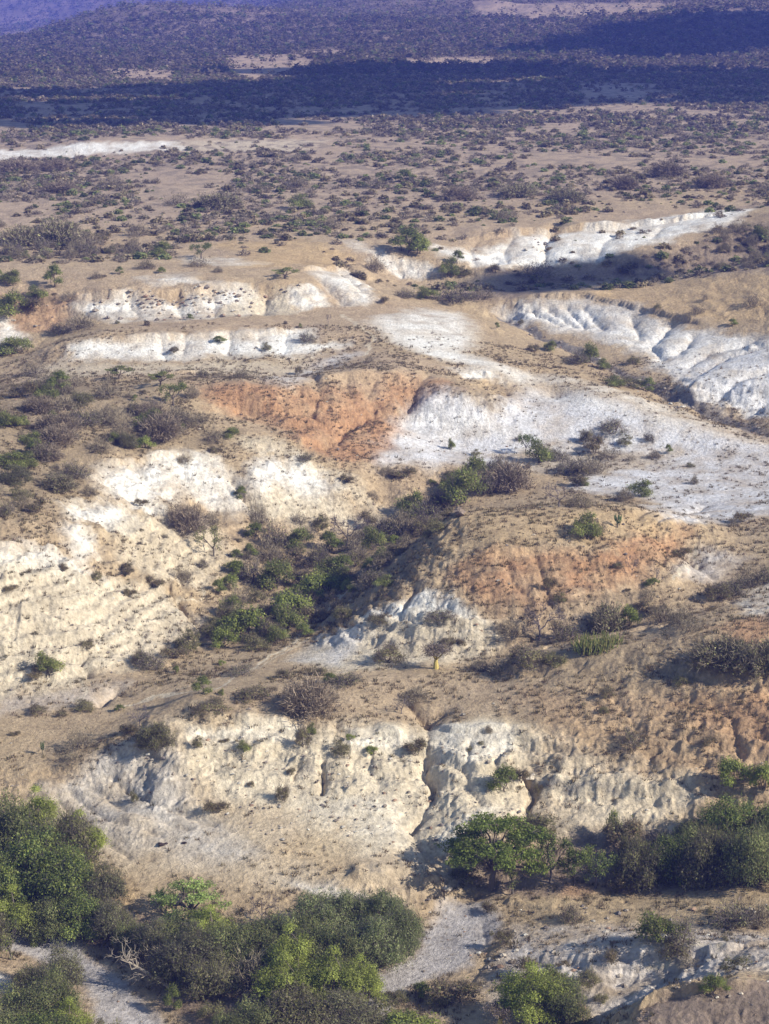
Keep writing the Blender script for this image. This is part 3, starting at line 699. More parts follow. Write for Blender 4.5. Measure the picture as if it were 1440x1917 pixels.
def layer(pl, col, k, fe, closed, half=0):
    global base
    pad = fe * 3 + half + .02
    lo, hi = pl.min(0) - pad, pl.max(0) + pad
    r0, r1 = np.searchsorted(b_[:, 0], [lo[1], hi[1]])
    q0, q1 = np.searchsorted(cols, [lo[0], hi[0]])
    if r1 - r0 < 2 or q1 - q0 < 2:
        return
    sl2 = (slice(r0, r1), slice(q0, q1))
    d = poly_dist(pl, ua[sl2], ub[sl2], closed)
    if not closed:
        d = d - half
    m = k * (1 - sstep(-fe, fe, d + fe * 1.4 * n1[sl2]))
    if col == O:
        m = m * np.clip(.95 + .9 * n1[sl2] + .6 * n0[sl2], .2, 1)
    whitish = min(col) > .4
    if whitish and closed and k >= .95:
        m = m * np.clip(.80 + .8 * n1[sl2] + .3 * n0[sl2] + .25 * STEEP[sl2], .2, 1)
    elif whitish and closed and pl[:, 1].mean() < 6.0:   # soil and wash lie on the flats, clean tuff shows on the steep ground
        m = m * np.clip(.55 + .40 * STEEP[sl2] + 1.0 * n1[sl2] + .5 * n0[sl2], .12, 1)
    m = m[..., None]
    base[sl2] = base[sl2] * (1 - m) + np.array(col) * m


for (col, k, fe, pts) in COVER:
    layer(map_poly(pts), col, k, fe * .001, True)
for (col, k, hw, pts) in STROKES:
    layer(map_poly(pts), col, k, .0007, False, hw * .001)

# scattered stain, thin strata tint and soil mottling
strat = noise(TZ / .30 + 1.6 * n0, n0 * 2)[..., None]
seam = (1 - sstep(0, .16, np.abs(((TZ / .62 + .9 * n0 + .15 * n1) % 1) - .5)))[..., None] * np.clip(.5 + 1.5 * n1[..., None], 0, 1)
base *= 1 + (.24 * strat - .38 * seam) * STEEP[..., None]
wear = bil(D1, (TX - EX0) / CS, (TY - EY0) / CS)[..., None] + 1.5 * bil(D2, (TX - FX0) / CS2, (TY - FY0) / CS2)[..., None]
base *= 1 + np.clip(wear * .55, -.22, .14)
mott = (.22 * fbm(TX, TY, 1.6, 3, .65, 41.0) + .10 * n1 + .08 * n0)[..., None]
base *= 1 + mott * np.array([1.0, 1.06, 1.15])
spk = noise(TX / .42, TY / .42)
spk2 = noise(TX / 1.1 + 9, TY / 1.1)
spots = sstep(.34, .52, spk)[..., None] * sstep(-.2, .3, n1 + .6 * spk2)[..., None]
near_k = (1 - sstep(220, 420, RR))[..., None]
base = base * (1 - .38 * spots * near_k) + np.array((.24, .19, .12)) * .38 * spots * near_k
# low dry growth tints the far plain between its shrubs
spf = sstep(.0, .35, noise(TX / 3.2, TY / 4.2) + .5 * noise(TX / 9, TY / 12))[..., None] * sstep(300, 430, RR)[..., None]
spf = spf * (base.min(-1) < .30)[..., None]
base = base * (1 - .65 * spf) + np.array((.21, .17, .125)) * .65 * spf
base = np.clip(base, .02, .85)
LUM = base.mean(-1)


# ------------------------------------------------------------------ mesh and object helpers
def raw_mesh(name, V, F, mats, vcol=None, mi=None, smooth=False):
    """V (n,3), F (m,3) or (m,4) index array"""
    V = np.asarray(V, np.float32); F = np.asarray(F, np.int32)
    k = F.shape[1]
    me = bpy.data.meshes.new(name)
    me.vertices.add(len(V)); me.vertices.foreach_set('co', V.ravel())
    me.loops.add(F.size); me.loops.foreach_set('vertex_index', F.ravel())
    me.polygons.add(len(F))
    me.polygons.foreach_set('loop_start', np.arange(0, F.size, k, dtype=np.int32))
    for m in mats:
        me.materials.append(m)
    if mi is not None:
        me.polygons.foreach_set('material_index', np.asarray(mi, np.int32))
    me.polygons.foreach_set('use_smooth', np.full(len(F), smooth, bool))
    if vcol is not None:
        at = me.color_attributes.new('cover', 'FLOAT_COLOR', 'POINT')
        c4 = np.ones((len(V), 4), np.float32); c4[:, :3] = vcol
        at.data.foreach_set('color', c4.ravel())
    me.update(calc_edges=True)
    return me


def link(name, me, parent=None, loc=None):
    o = bpy.data.objects.new(name, me)
    COL.objects.link(o)
    if parent is not None:
        o.parent = parent
    if loc is not None:
        o.location = loc
    return o


def tag(o, label=None, cat=None, group=None, kind=None):
    if label: o['label'] = label
    if cat: o['category'] = cat
    if group: o['group'] = group
    if kind: o['kind'] = kind
    return o


def new_mat(name):
    m = bpy.data.materials.new(name)
    m.use_nodes = True
    return m, m.node_tree, m.node_tree.nodes['Principled BSDF']


# land material: the cover map, broken by fine grit, with small lumps and pebbles in relief
m_land, nt, bs = new_mat('dry_tuff_and_soil')
N = nt.nodes.new; Lk = nt.links.new
at = N('ShaderNodeAttribute'); at.attribute_name = 'cover'
tc = N('ShaderNodeTexCoord')
g1 = N('ShaderNodeTexNoise'); g1.inputs['Scale'].default_value = 2.8; g1.inputs['Detail'].default_value = 7; g1.inputs['Roughness'].default_value = .68
g2 = N('ShaderNodeTexVoronoi'); g2.inputs['Scale'].default_value = 2.1
g3 = N('ShaderNodeTexNoise'); g3.inputs['Scale'].default_value = .35; g3.inputs['Detail'].default_value = 6
for g in (g1, g2, g3): Lk(tc.outputs['Object'], g.inputs['Vector'])
mr = N('ShaderNodeMapRange'); mr.inputs[1].default_value = .3; mr.inputs[2].default_value = .7; mr.inputs[3].default_value = .66; mr.inputs[4].default_value = 1.28
Lk(g1.outputs[0], mr.inputs[0])
mx = N('ShaderNodeMix'); mx.data_type = 'RGBA'; mx.blend_type = 'MULTIPLY'; mx.inputs[0].default_value = 1
Lk(at.outputs['Color'], mx.inputs[6]); Lk(mr.outputs[0], mx.inputs[7])
st = N('ShaderNodeMapRange'); st.inputs[1].default_value = .09; st.inputs[2].default_value = .17; st.inputs[3].default_value = .55; st.inputs[4].default_value = 0
Lk(g2.outputs['Distance'], st.inputs[0])
gate = N('ShaderNodeMapRange'); gate.inputs[1].default_value = .50; gate.inputs[2].default_value = .60
Lk(g3.outputs[0], gate.inputs[0])
mm = N('ShaderNodeMath'); mm.operation = 'MULTIPLY'; Lk(st.outputs[0], mm.inputs[0]); Lk(gate.outputs[0], mm.inputs[1])
mx2 = N('ShaderNodeMix'); mx2.data_type = 'RGBA'; Lk(mm.outputs[0], mx2.inputs[0]); Lk(mx.outputs[2], mx2.inputs[6])
mx2.inputs[7].default_value = (.17, .13, .09, 1)
Lk(mx2.outputs[2], bs.inputs['Base Color'])
bs.inputs['Roughness'].default_value = .95
bs.inputs['Specular IOR Level'].default_value = .15
bp = N('ShaderNodeBump'); bp.inputs['Strength'].default_value = .9; bp.inputs['Distance'].default_value = .26
Lk(g1.outputs[0], bp.inputs['Height']); Lk(bp.outputs[0], bs.inputs['Normal'])

V = np.stack([TX, TY, TZ], -1).reshape(-1, 3)
ii = np.arange(NRW * NCL).reshape(NRW, NCL)
F = np.stack([ii[:-1, :-1], ii[:-1, 1:], ii[1:, 1:], ii[1:, :-1]], -1).reshape(-1, 4)
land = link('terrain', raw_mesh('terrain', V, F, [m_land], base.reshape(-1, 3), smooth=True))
tag(land, kind='structure')
del V, F
#@@VEG

# ------------------------------------------------------------------ plant materials
def plant_mat(name, rough=.7, trans=0.0, vary=.25):
    m, nt, bs = new_mat(name)
    at = nt.nodes.new('ShaderNodeAttribute'); at.attribute_name = 'cover'
    oi = nt.nodes.new('ShaderNodeObjectInfo')
    geo = nt.nodes.new('ShaderNodeNewGeometry')
    ad = nt.nodes.new('ShaderNodeMath'); ad.operation = 'ADD'
    nt.links.new(oi.outputs['Random'], ad.inputs[0]); nt.links.new(geo.outputs['Random Per Island'], ad.inputs[1])
    mr = nt.nodes.new('ShaderNodeMapRange'); mr.inputs[2].default_value = 2
    mr.inputs[3].default_value = 1 - vary; mr.inputs[4].default_value = 1 + vary
    nt.links.new(ad.outputs[0], mr.inputs[0])
    mx = nt.nodes.new('ShaderNodeMix'); mx.data_type = 'RGBA'; mx.blend_type = 'MULTIPLY'; mx.inputs[0].default_value = 1
    nt.links.new(at.outputs['Color'], mx.inputs[6]); nt.links.new(mr.outputs[0], mx.inputs[7])
    nt.links.new(mx.outputs[2], bs.inputs['Base Color'])
    bs.inputs['Roughness'].default_value = rough
    bs.inputs['Specular IOR Level'].default_value = .2
    if trans > 0:
        tr = nt.nodes.new('ShaderNodeBsdfTranslucent'); ms = nt.nodes.new('ShaderNodeMixShader')
        ms.inputs[0].default_value = trans
        nt.links.new(mx.outputs[2], tr.inputs['Color'])
        nt.links.new(bs.outputs[0], ms.inputs[1]); nt.links.new(tr.outputs[0], ms.inputs[2])
        nt.links.new(ms.outputs[0], nt.nodes['Material Output'].inputs['Surface'])
    return m


m_leaf = plant_mat('leaves', .6, .45, .28)
m_twig = plant_mat('twigs', .85, 0, .35)
m_bark = plant_mat('bark', .9, 0, .2)
m_stone = plant_mat('stone', .9, 0, .35)

GREEN = (.255, .29, .07); BRIGHT = (.34, .375, .085); DARKG = (.185, .215, .075); OLIVE = (.25, .24, .10); DRY = (.33, .25, .14)
GREY = (.165, .135, .130); PALE = (.42, .38, .33); BARK = (.13, .105, .085)


# ------------------------------------------------------------------ shape generators: (V, F, C) triangle soups
def cat3(parts):
    V, F, C, n = [], [], [], 0
    for v, f, c in parts:
        V.append(v); F.append(f + n); C.append(c); n += len(v)
    return np.concatenate(V), np.concatenate(F), np.concatenate(C)


def tube(path, rad, col, sides=5):
    path = np.asarray(path, float); rad = np.asarray(rad, float)
    n = len(path)
    t = np.gradient(path, axis=0)
    t /= np.linalg.norm(t, axis=1, keepdims=True) + 1e-9
    ref = np.where(np.abs(t[:, 2:3]) > .8, np.array([[1.0, 0, 0]]), np.array([[0, 0, 1.0]]))
    a = np.cross(t, ref); a /= np.linalg.norm(a, axis=1, keepdims=True) + 1e-9
    b = np.cross(t, a)
    th = np.arange(sides) * 2 * pi / sides
    V = (path[:, None] + rad[:, None, None] * (np.cos(th)[None, :, None] * a[:, None] + np.sin(th)[None, :, None] * b[:, None])).reshape(-1, 3)
    F = []
    for i in range(n - 1):
        for j in range(sides):
            k = (j + 1) % sides
            F += [(i * sides + j, i * sides + k, (i + 1) * sides + k), (i * sides + j, (i + 1) * sides + k, (i + 1) * sides + j)]
    V = np.concatenate([V, path[-1:]])
    for j in range(sides):
        F.append(((n - 1) * sides + j, (n - 1) * sides + (j + 1) % sides, len(V) - 1))
    return V, np.array(F), np.tile(np.array(col, float), (len(V), 1))


def bent(rs, a, b, n=5, wob=.08, sag=0.0):
    a, b = np.array(a, float), np.array(b, float)
    L = np.linalg.norm(b - a)
    t = np.linspace(0, 1, n)[:, None]
    p = a + (b - a) * t
    p[1:-1] += rs.randn(n - 2, 3) * wob * L
    p[:, 2] += sag * L * (t[:, 0] * (1 - t[:, 0]))
    return p


def unit(v):
    return v / (np.linalg.norm(v, axis=-1, keepdims=True) + 1e-9)


def sliver(base_, dirs, length, width, col, rs):
    """thin twig triangles"""
    n = len(base_)
    side = unit(np.cross(dirs, rs.randn(n, 3))) * (width * .5)[:, None]
    tip = base_ + dirs * length[:, None]
    V = np.stack([base_ - side, base_ + side, tip], 1).reshape(-1, 3)
    F = np.arange(3 * n).reshape(-1, 3)
    C = np.repeat(np.asarray(col), 3, axis=0) if np.ndim(col) == 2 else np.tile(np.array(col, float), (3 * n, 1))
    return V, F, C


def leafcards(cen, size, col, rs, up=.35, out=None):
    n = len(cen)
    nn = unit(rs.randn(n, 3) * (1 if out is None else .55) + np.array([0, 0, up]) + (0 if out is None else out))
    a = unit(np.cross(nn, rs.randn(n, 3))); b = np.cross(nn, a)
    s = size[:, None]
    V = np.stack([cen - a * s * .55 - b * s * .3, cen + a * s * .55 - b * s * .25, cen + b * s * .62 + a * s * (rs.rand(n, 1) - .5) * .5], 1).reshape(-1, 3)
    return V, np.arange(3 * n).reshape(-1, 3), np.repeat(col, 3, axis=0)


def shade(rs, n, cols, amt=.2):
    cols = np.array(cols)
    k = cols[rs.randint(0, len(cols), n)]
    return k * (1 + amt * rs.randn(n, 1)).clip(.4, 1.7)


def bare_shrub(seed, w_, h_, n_hub, n_tgt, tw, cols=(GREY,), tr=.03, leaf=None):
    rs = np.random.RandomState(seed)
    hubs, trunk = [], []
    for i in range(n_hub):
        th = 2 * pi * (i + rs.rand() * .7) / n_hub
        rr = w_ * (.12 + .2 * rs.rand())
        hb = np.array([cos(th) * rr, sin(th) * rr, h_ * (.28 + .3 * rs.rand())])
        hubs.append(hb)
        trunk.append(tube(bent(rs, [cos(th) * .06 * w_, sin(th) * .06 * w_, -.15], hb, 4, .06, .1), np.linspace(tr, tr * .55, 4) * w_ * .5, BARK, 4))
    hubs = np.array(hubs)
    d = unit(rs.randn(n_tgt * 3, 3)); d[:, 2] = np.abs(d[:, 2])
    d = d[:n_tgt]
    rad = (.62 + .38 * rs.rand(n_tgt, 1)) * (1 + .22 * np.sin(3 * np.arctan2(d[:, 1:2], d[:, 0:1]) + seed) * .6)
    tg = d * rad * np.array([w_ * .5, w_ * .5, h_ * .95]) + np.array([0, 0, h_ * .04])
    tg[:, 2] = np.maximum(tg[:, 2], h_ * .12)
    crown = []
    for t in tg:
        hb = hubs[np.argmin(((hubs - t) ** 2).sum(1))]
        crown.append(tube(bent(rs, hb, t, 3, .07, .12), np.array([tr * .3, tr * .2, tr * .08]) * w_ * .5, np.array(cols[0]) * .9, 3))
    tw = int(tw * 1.8)
    n = n_tgt * tw
    bs_ = np.repeat(tg, tw, 0) * (1 - .55 * rs.rand(n, 1) ** 1.5) + rs.randn(n, 3) * .05 * w_ * np.array([1, 1, .7])
    bs_[:, 2] = np.maximum(bs_[:, 2], .03)
    dirs = unit(unit(bs_ + 1e-6) * .9 + rs.randn(n, 3) * .75 + np.array([0, 0, .3]))
    crown.append(sliver(bs_, dirs, w_ * (.06 + .10 * rs.rand(n)), w_ * (.0075 + .007 * rs.rand(n)), shade(rs, n, cols, .22), rs))
    if leaf:
        m = int(n * leaf[0])
        c = bs_[rs.randint(0, n, m)] + rs.randn(m, 3) * .03 * w_
        crown.append(leafcards(c, w_ * (.018 + .022 * rs.rand(m)), shade(rs, m, leaf[1], .2), rs))
    return cat3(trunk), cat3(crown)


def bush(seed, w_, h_, n_lobe, n_leaf, ls, cols, twigs=.25, flat=1.0, hollow=.45, spread=.5):
    rs = np.random.RandomState(seed)
    lob = []
    for i in range(n_lobe):
        th = 2 * pi * i / n_lobe * 1.618 * 2 + rs.rand()
        q = sqrt((i + .3) / n_lobe)
        zr = h_ * (.80 - .50 * q * q + .15 * rs.randn())
        r = w_ * (.10 + .13 * rs.rand())
        lob.append((cos(th) * q * w_ * (.5 - .14), sin(th) * q * w_ * (.5 - .14), max(zr - r * .4, r * .5), r, min(r * flat, h_ * .42)))
    lob = np.array(lob)
    trunk = []
    for l in lob[:max(4, n_lobe // 2)]:
        a = rs.rand() * 2 * pi
        trunk.append(tube(bent(rs, [cos(a) * .07 * w_, sin(a) * .07 * w_, -.2], l[:3] - [0, 0, l[4] * .3], 5, .07, .15), np.linspace(.018, .005, 5) * w_, BARK, 5))
    wgt = lob[:, 3] ** 2; wgt = wgt / wgt.sum()
    li = rs.choice(n_lobe, n_leaf, p=wgt)
    d = unit(rs.randn(n_leaf, 3)); d[:, 2] = np.where(d[:, 2] < -.25, -d[:, 2] * .6, d[:, 2])
    rad = hollow + (1 - hollow) * rs.rand(n_leaf, 1) ** .6
    # broken surface: twig sprays stick out of each lobe
    ph = noise(d[:, 0] * 2.6 + li * 3.1, d[:, 1] * 2.6 + d[:, 2] * 2.1 + seed)[:, None] + .6 * noise(d[:, 0] * 7 + li * 1.7, d[:, 1] * 7 + d[:, 2] * 6)[:, None]
    rad = rad * (1 + .62 * ph)
    c = lob[li, :3] + d * rad * np.stack([lob[li, 3], lob[li, 3], lob[li, 4]], 1)
    c[:, 2] = np.maximum(c[:, 2], .05 + .1 * rs.rand(n_leaf))
    lobcol = 1 + .16 * rs.randn(n_lobe)
    col = shade(rs, n_leaf, cols, .16) * lobcol[li][:, None].clip(.6, 1.5)
    parts = [leafcards(c, ls * (.6 + .8 * rs.rand(n_leaf)), col, rs, .35, d)]
    m = int(n_leaf * twigs)
    if m:
        j = rs.randint(0, n_leaf, m)
        dd = unit(d[j] + rs.randn(m, 3) * .5)
        parts.append(sliver(c[j], dd, ls * (2 + 2.5 * rs.rand(m)), ls * (.16 + .12 * rs.rand(m)), shade(rs, m, [np.array(cols[0]) * 1.1, GREY], .15), rs))
    return cat3(trunk), cat3(parts)


def umbrella_tree(seed, w_, h_, cols, n_pad=13, n_leaf=9000, ls=.13, clear=.45):
    rs = np.random.RandomState(seed)
    trunk, pads = [], []
    fork = np.array([.02 * w_, 0, h_ * .28])
    trunk.append(tube(bent(rs, [0, 0, -.3], fork, 4, .05), np.linspace(.034, .024, 4) * w_, BARK, 7))
    for i in range(n_pad):
        th = i * 2.4 + rs.rand() * .5
        q = sqrt((i + .5) / n_pad)
        p = np.array([cos(th) * q * w_ * .43, sin(th) * q * w_ * .43, h_ * (clear + (.93 - clear) * (1 - q ** 1.7) + .07 * rs.randn())])
        pads.append((p[0], p[1], p[2], w_ * (.10 + .07 * rs.rand()), h_ * (.036 + .03 * rs.rand())))
        trunk.append(tube(bent(rs, fork + rs.randn(3) * .02, p, 6, .035, .16), np.linspace(.016, .004, 6) * w_, BARK, 5))
        for k in range(4):
            e = p + np.array([rs.randn() * w_ * .07, rs.randn() * w_ * .07, h_ * .04])
            trunk.append(tube(bent(rs, p, e, 3, .06, .1), np.array([.004, .003, .0015]) * w_, BARK, 3))
    pads = np.array(pads)
    wg = pads[:, 3] ** 2; li = rs.choice(n_pad, n_leaf, p=wg / wg.sum())
    d = unit(rs.randn(n_leaf, 3)); r = rs.rand(n_leaf, 1) ** .45
    r = r * (1 + .45 * noise(d[:, 0] * 2.3 + li * 5.7, d[:, 1] * 2.3)[:, None])
    c = pads[li, :3] + d * r * np.stack([pads[li, 3], pads[li, 3], pads[li, 4]], 1)
    c[:, 2] += .05 * h_ * noise(c[:, 0] / w_ * 9, c[:, 1] / w_ * 9)
    lc = (1 + .18 * rs.randn(n_pad))[li][:, None]
    crown = leafcards(c, ls * (.7 + .7 * rs.rand(n_leaf)), shade(rs, n_leaf, cols, .16) * lc, rs, .8)
    return cat3(trunk), crown


def branch_tree(seed, w_, h_, depth=4, col=GREY, twig=6, tr=.035, lean=(0, 0), fan=.55, leaf=None, start=.3):
    """forking tree skeleton; thick wood to the trunk, ends and twigs to the crown"""
    rs = np.random.RandomState(seed)
    trunk, crown, ends = [], [], []

    def grow(p, d, L, r, lev):
        q = p + d * L
        path = bent(rs, p, q, 4, .06, 0)
        (trunk if lev <= 1 else crown).append(tube(path, np.linspace(r, r * .66, 4), col if lev else np.array(col) * .95, 6 if lev < 2 else 4 if lev < 3 else 3))
        if lev == depth:
            ends.append((q, d)); return
        k = 3 if lev < 2 or rs.rand() < .35 else 2
        for i in range(k):
            nd = unit(d + rs.randn(3) * fan + np.array([0, 0, .10]))
            if lev == 0:
                a = 2 * pi * i / k + rs.rand()
                nd = unit(np.array([cos(a) * fan * 1.5, sin(a) * fan * 1.5, .75]))
            nd[2] = max(nd[2], -.15)
            grow(q, nd, L * (.68 + .2 * rs.rand()), r * .6, lev + 1)
    tot = sum(.76 ** i for i in range(1, depth + 1)) + 1
    grow(np.array([0, 0, -.2]), unit(np.array([lean[0], lean[1], 1.0])), h_ * start, tr * h_, 0)
    pts = np.array([e[0] for e in ends]); dr = np.array([e[1] for e in ends])
    n = len(pts) * twig
    b = np.repeat(pts, twig, 0); dd = unit(np.repeat(dr, twig, 0) + rs.randn(n, 3) * .7)
    b = b - dd * (.12 * h_ * rs.rand(n, 1)) * .5
    crown.append(sliver(b, dd, h_ * (.05 + .09 * rs.rand(n)), h_ * (.006 + .004 * rs.rand(n)), shade(rs, n, [col], .2), rs))
    if leaf:
        m = int(n * leaf[0]); j = rs.randint(0, n, m)
        crown.append(leafcards(b[j] + rs.randn(m, 3) * .05 * h_, h_ * (.02 + .02 * rs.rand(m)), shade(rs, m, leaf[1], .2), rs))
    t, c = cat3(trunk), cat3(crown)
    allv = np.concatenate([t[0], c[0]])
    sx = w_ / max(np.ptp(allv[:, 0]), np.ptp(allv[:, 1])); sz = h_ / allv[:, 2].max()
    for g in (t, c):
        g[0][:, :2] *= sx; g[0][:, 2] *= sz
    return t, c


def candelabra(seed, h_, n_arm=9, col=(.10, .14, .06)):
    rs = np.random.RandomState(seed)
    trunk = [tube([(0, 0, -.2), (0.02, 0, h_ * .3), (0, .02, h_ * .5)], np.array([.05, .045, .04]) * h_, (.17, .15, .11), 7)]
    crown = []
    for i in range(n_arm):
        a = 2 * pi * i / n_arm + rs.rand() * .4; o = h_ * (.13 + .13 * rs.rand()); z0 = h_ * (.3 + .2 * rs.rand())
        top = h_ * (.8 + .2 * rs.rand())
        crown.append(tube([(0, 0, z0), (cos(a) * o * .7, sin(a) * o * .7, z0 + .1 * h_), (cos(a) * o, sin(a) * o, z0 + .25 * h_), (cos(a) * o * 1.05, sin(a) * o * 1.05, top)],
                          np.array([.02, .03, .032, .02]) * h_, np.array(col) * (1 + .2 * rs.randn()), 5))
    return cat3(trunk), cat3(crown)


def spear_clump(seed, w_, h_, n, cols):
    rs = np.random.RandomState(seed)
    a = []
    for i in range(n):
        th, q = rs.rand() * 2 * pi, sqrt(rs.rand()) * w_ * .5
        p = np.array([cos(th) * q, sin(th) * q * .5, -.05])
        t = p + np.array([rs.randn() * .26, rs.randn() * .26, h_ * (.55 + .45 * rs.rand())])
        a.append(tube(bent(rs, p, t, 4, .02), np.array([.03, .038, .03, .012]) * (h_ / 1.5), np.array(cols[rs.randint(len(cols))]) * (1 + .15 * rs.randn()), 5))
    return cat3(a)


_ico = None


def pebble(rs, s):
    """one rough angular stone"""
    v = np.array([(1, 0, 0), (-1, 0, 0), (0, 1, 0), (0, -1, 0), (0, 0, 1), (0, 0, -1), (.7, .7, .3), (-.7, .6, .4), (.6, -.7, .4), (-.6, -.7, .3)], float)
    v = v * s * (.75 + .5 * rs.rand(len(v), 1)) * np.array([1, .8 + .4 * rs.rand(), .65])
    f = np.array([(4, 0, 6), (4, 6, 2), (4, 2, 7), (4, 7, 1), (4, 1, 9), (4, 9, 3), (4, 3, 8), (4, 8, 0), (5, 6, 0), (5, 2, 6), (5, 7, 2), (5, 1, 7), (5, 9, 1), (5, 3, 9), (5, 8, 3), (5, 0, 8)])
    a = rs.rand() * 6.28
    c, s_ = cos(a), sin(a)
    v[:, :2] = v[:, :2] @ np.array([[c, s_], [-s_, c]])
    return v, f


# ------------------------------------------------------------------ the plant kinds, each modelled once
def kit(name, tc, w_, h_, leafy):
    (t, c) = tc
    mt = raw_mesh(name + '_trunk', *t[:2], [m_bark], t[2])
    mc = raw_mesh(name + '_crown', *c[:2], [m_leaf if leafy else m_twig], c[2])
    V, F, C = cat3([t, c])
    both = raw_mesh(name, V, F, [m_bark, m_leaf if leafy else m_twig], C, np.array([0] * len(t[1]) + [1] * len(c[1])))
    return dict(trunk=mt, crown=mc, both=both, w=w_, h=h_, tri=(V, F, C))


GREYS = [(.22, .185, .125), (.185, .155, .11), (.25, .21, .145)]
KIT = {
    'B': [kit('bare_shrub', bare_shrub(1, 2.6, 1.7, 6, 46, 15, GREYS), 2.6, 1.7, False),
          kit('bare_shrub', bare_shrub(2, 3.2, 1.5, 7, 52, 15, GREYS), 3.2, 1.5, False),
          kit('bare_shrub', bare_shrub(3, 2.2, 2.0, 5, 40, 16, GREYS), 2.2, 2.0, False),
          kit('bare_shrub', bare_shrub(4, 2.8, 1.8, 6, 50, 15, [(.16, .13, .125), (.17, .15, .09)], leaf=(.35, [OLIVE, (.12, .13, .06)])), 2.8, 1.8, False)],
    'BL': [kit('bare_shrub', bare_shrub(5, 5.0, 2.8, 9, 120, 20, [(.22, .175, .125), (.25, .195, .14), (.18, .15, .11)], tr=.02), 5.0, 2.8, False),
           kit('bare_shrub', bare_shrub(6, 5.4, 2.4, 9, 130, 20, GREYS, tr=.02, leaf=(.5, [OLIVE, (.2, .2, .1)])), 5.4, 2.4, False)],
    'G': [kit('green_bush', bush(11, 2.6, 1.7, 9, 2600, .10, [GREEN, BRIGHT, DARKG]), 2.6, 1.7, True),
          kit('green_bush', bush(12, 3.0, 1.5, 11, 2800, .10, [GREEN, DARKG, OLIVE], .4), 3.0, 1.5, True),
          kit('green_bush', bush(13, 2.2, 2.0, 8, 2200, .09, [GREEN, DARKG], .3), 2.2, 2.0, True)],
    'GL': [kit('green_thicket_bush', bush(14, 6.0, 3.6, 22, 13000, .115, [GREEN, DARKG, (.09, .13, .04)], .3), 6.0, 3.6, True),
           kit('green_thicket_bush', bush(15, 6.5, 3.2, 26, 13000, .115, [(.22, .24, .09), OLIVE, (.17, .20, .08)], .5), 6.5, 3.2, True),
           kit('green_thicket_bush', bush(16, 5.4, 4.0, 20, 13000, .105, [BRIGHT, GREEN], .25), 5.4, 4.0, True)],
    'P': [kit('green_thicket_bush', bush(17, 5.6, 4.0, 24, 13000, .105, [(.25, .28, .12), (.20, .24, .09), (.28, .28, .15)], .7), 5.6, 4.0, True)],
    'O': [kit('dry_bush', bush(21, 2.4, 1.3, 9, 1500, .08, [OLIVE, (.26, .22, .12), (.18, .18, .08)], .9, hollow=.3), 2.4, 1.3, True),
          kit('dry_bush', bush(22, 2.0, 1.4, 7, 1300, .08, [(.23, .19, .11), (.18, .18, .08), DRY], 1.0, hollow=.3), 2.0, 1.4, True),
          kit('dry_bush', bush(23, 2.8, 1.1, 10, 1600, .08, [(.22, .18, .12), OLIVE], 1.1, hollow=.3), 2.8, 1.1, True)],
    'OL': [kit('dry_bush', bush(24, 5.0, 2.6, 20, 9000, .11, [OLIVE, (.15, .15, .075), (.22, .185, .13)], 1.0, hollow=.35), 5.0, 2.6, True),
           kit('dry_bush', bush(25, 5.2, 3.0, 18, 8000, .11, [(.22, .215, .11), (.19, .195, .09), (.25, .225, .14)], 1.4, hollow=.35), 5.2, 3.0, True)],
    'U': [kit('umbrella_acacia', umbrella_tree(31, 8.5, 5.2, [(.19, .235, .05), (.22, .265, .06), (.15, .19, .05)], 20, 13000, .14), 8.5, 5.2, True),
          kit('umbrella_acacia', umbrella_tree(32, 3.6, 2.0, [OLIVE, DARKG], 9, 1800, .12, .6), 3.6, 2.0, True),
          kit('umbrella_acacia', umbrella_tree(33, 6.0, 3.8, [(.24, .31, .09), (.27, .33, .11)], 15, 4200, .12, .3), 6.0, 3.8, True)],
    'T': [kit('small_tree', branch_tree(41, 3.2, 3.0, 4, (.14, .12, .10), 6, leaf=(3.0, [OLIVE, GREEN, DARKG])), 3.2, 3.0, True),
          kit('small_tree', branch_tree(42, 4.0, 3.4, 4, (.13, .11, .10), 7, leaf=(5.5, [GREEN, DARKG, (.09, .13, .04)])), 4.0, 3.4, True)],
    'L': [kit('bare_tree', branch_tree(51, 3.4, 3.2, 5, (.17, .145, .135), 6), 3.4, 3.2, False),
          kit('bare_tree', branch_tree(52, 3.6, 2.8, 5, (.15, .125, .12), 8), 3.6, 2.8, False)],
    'K': [kit('candelabra_tree', candelabra(61, 2.4, 11), 1.5, 2.4, False)],
}

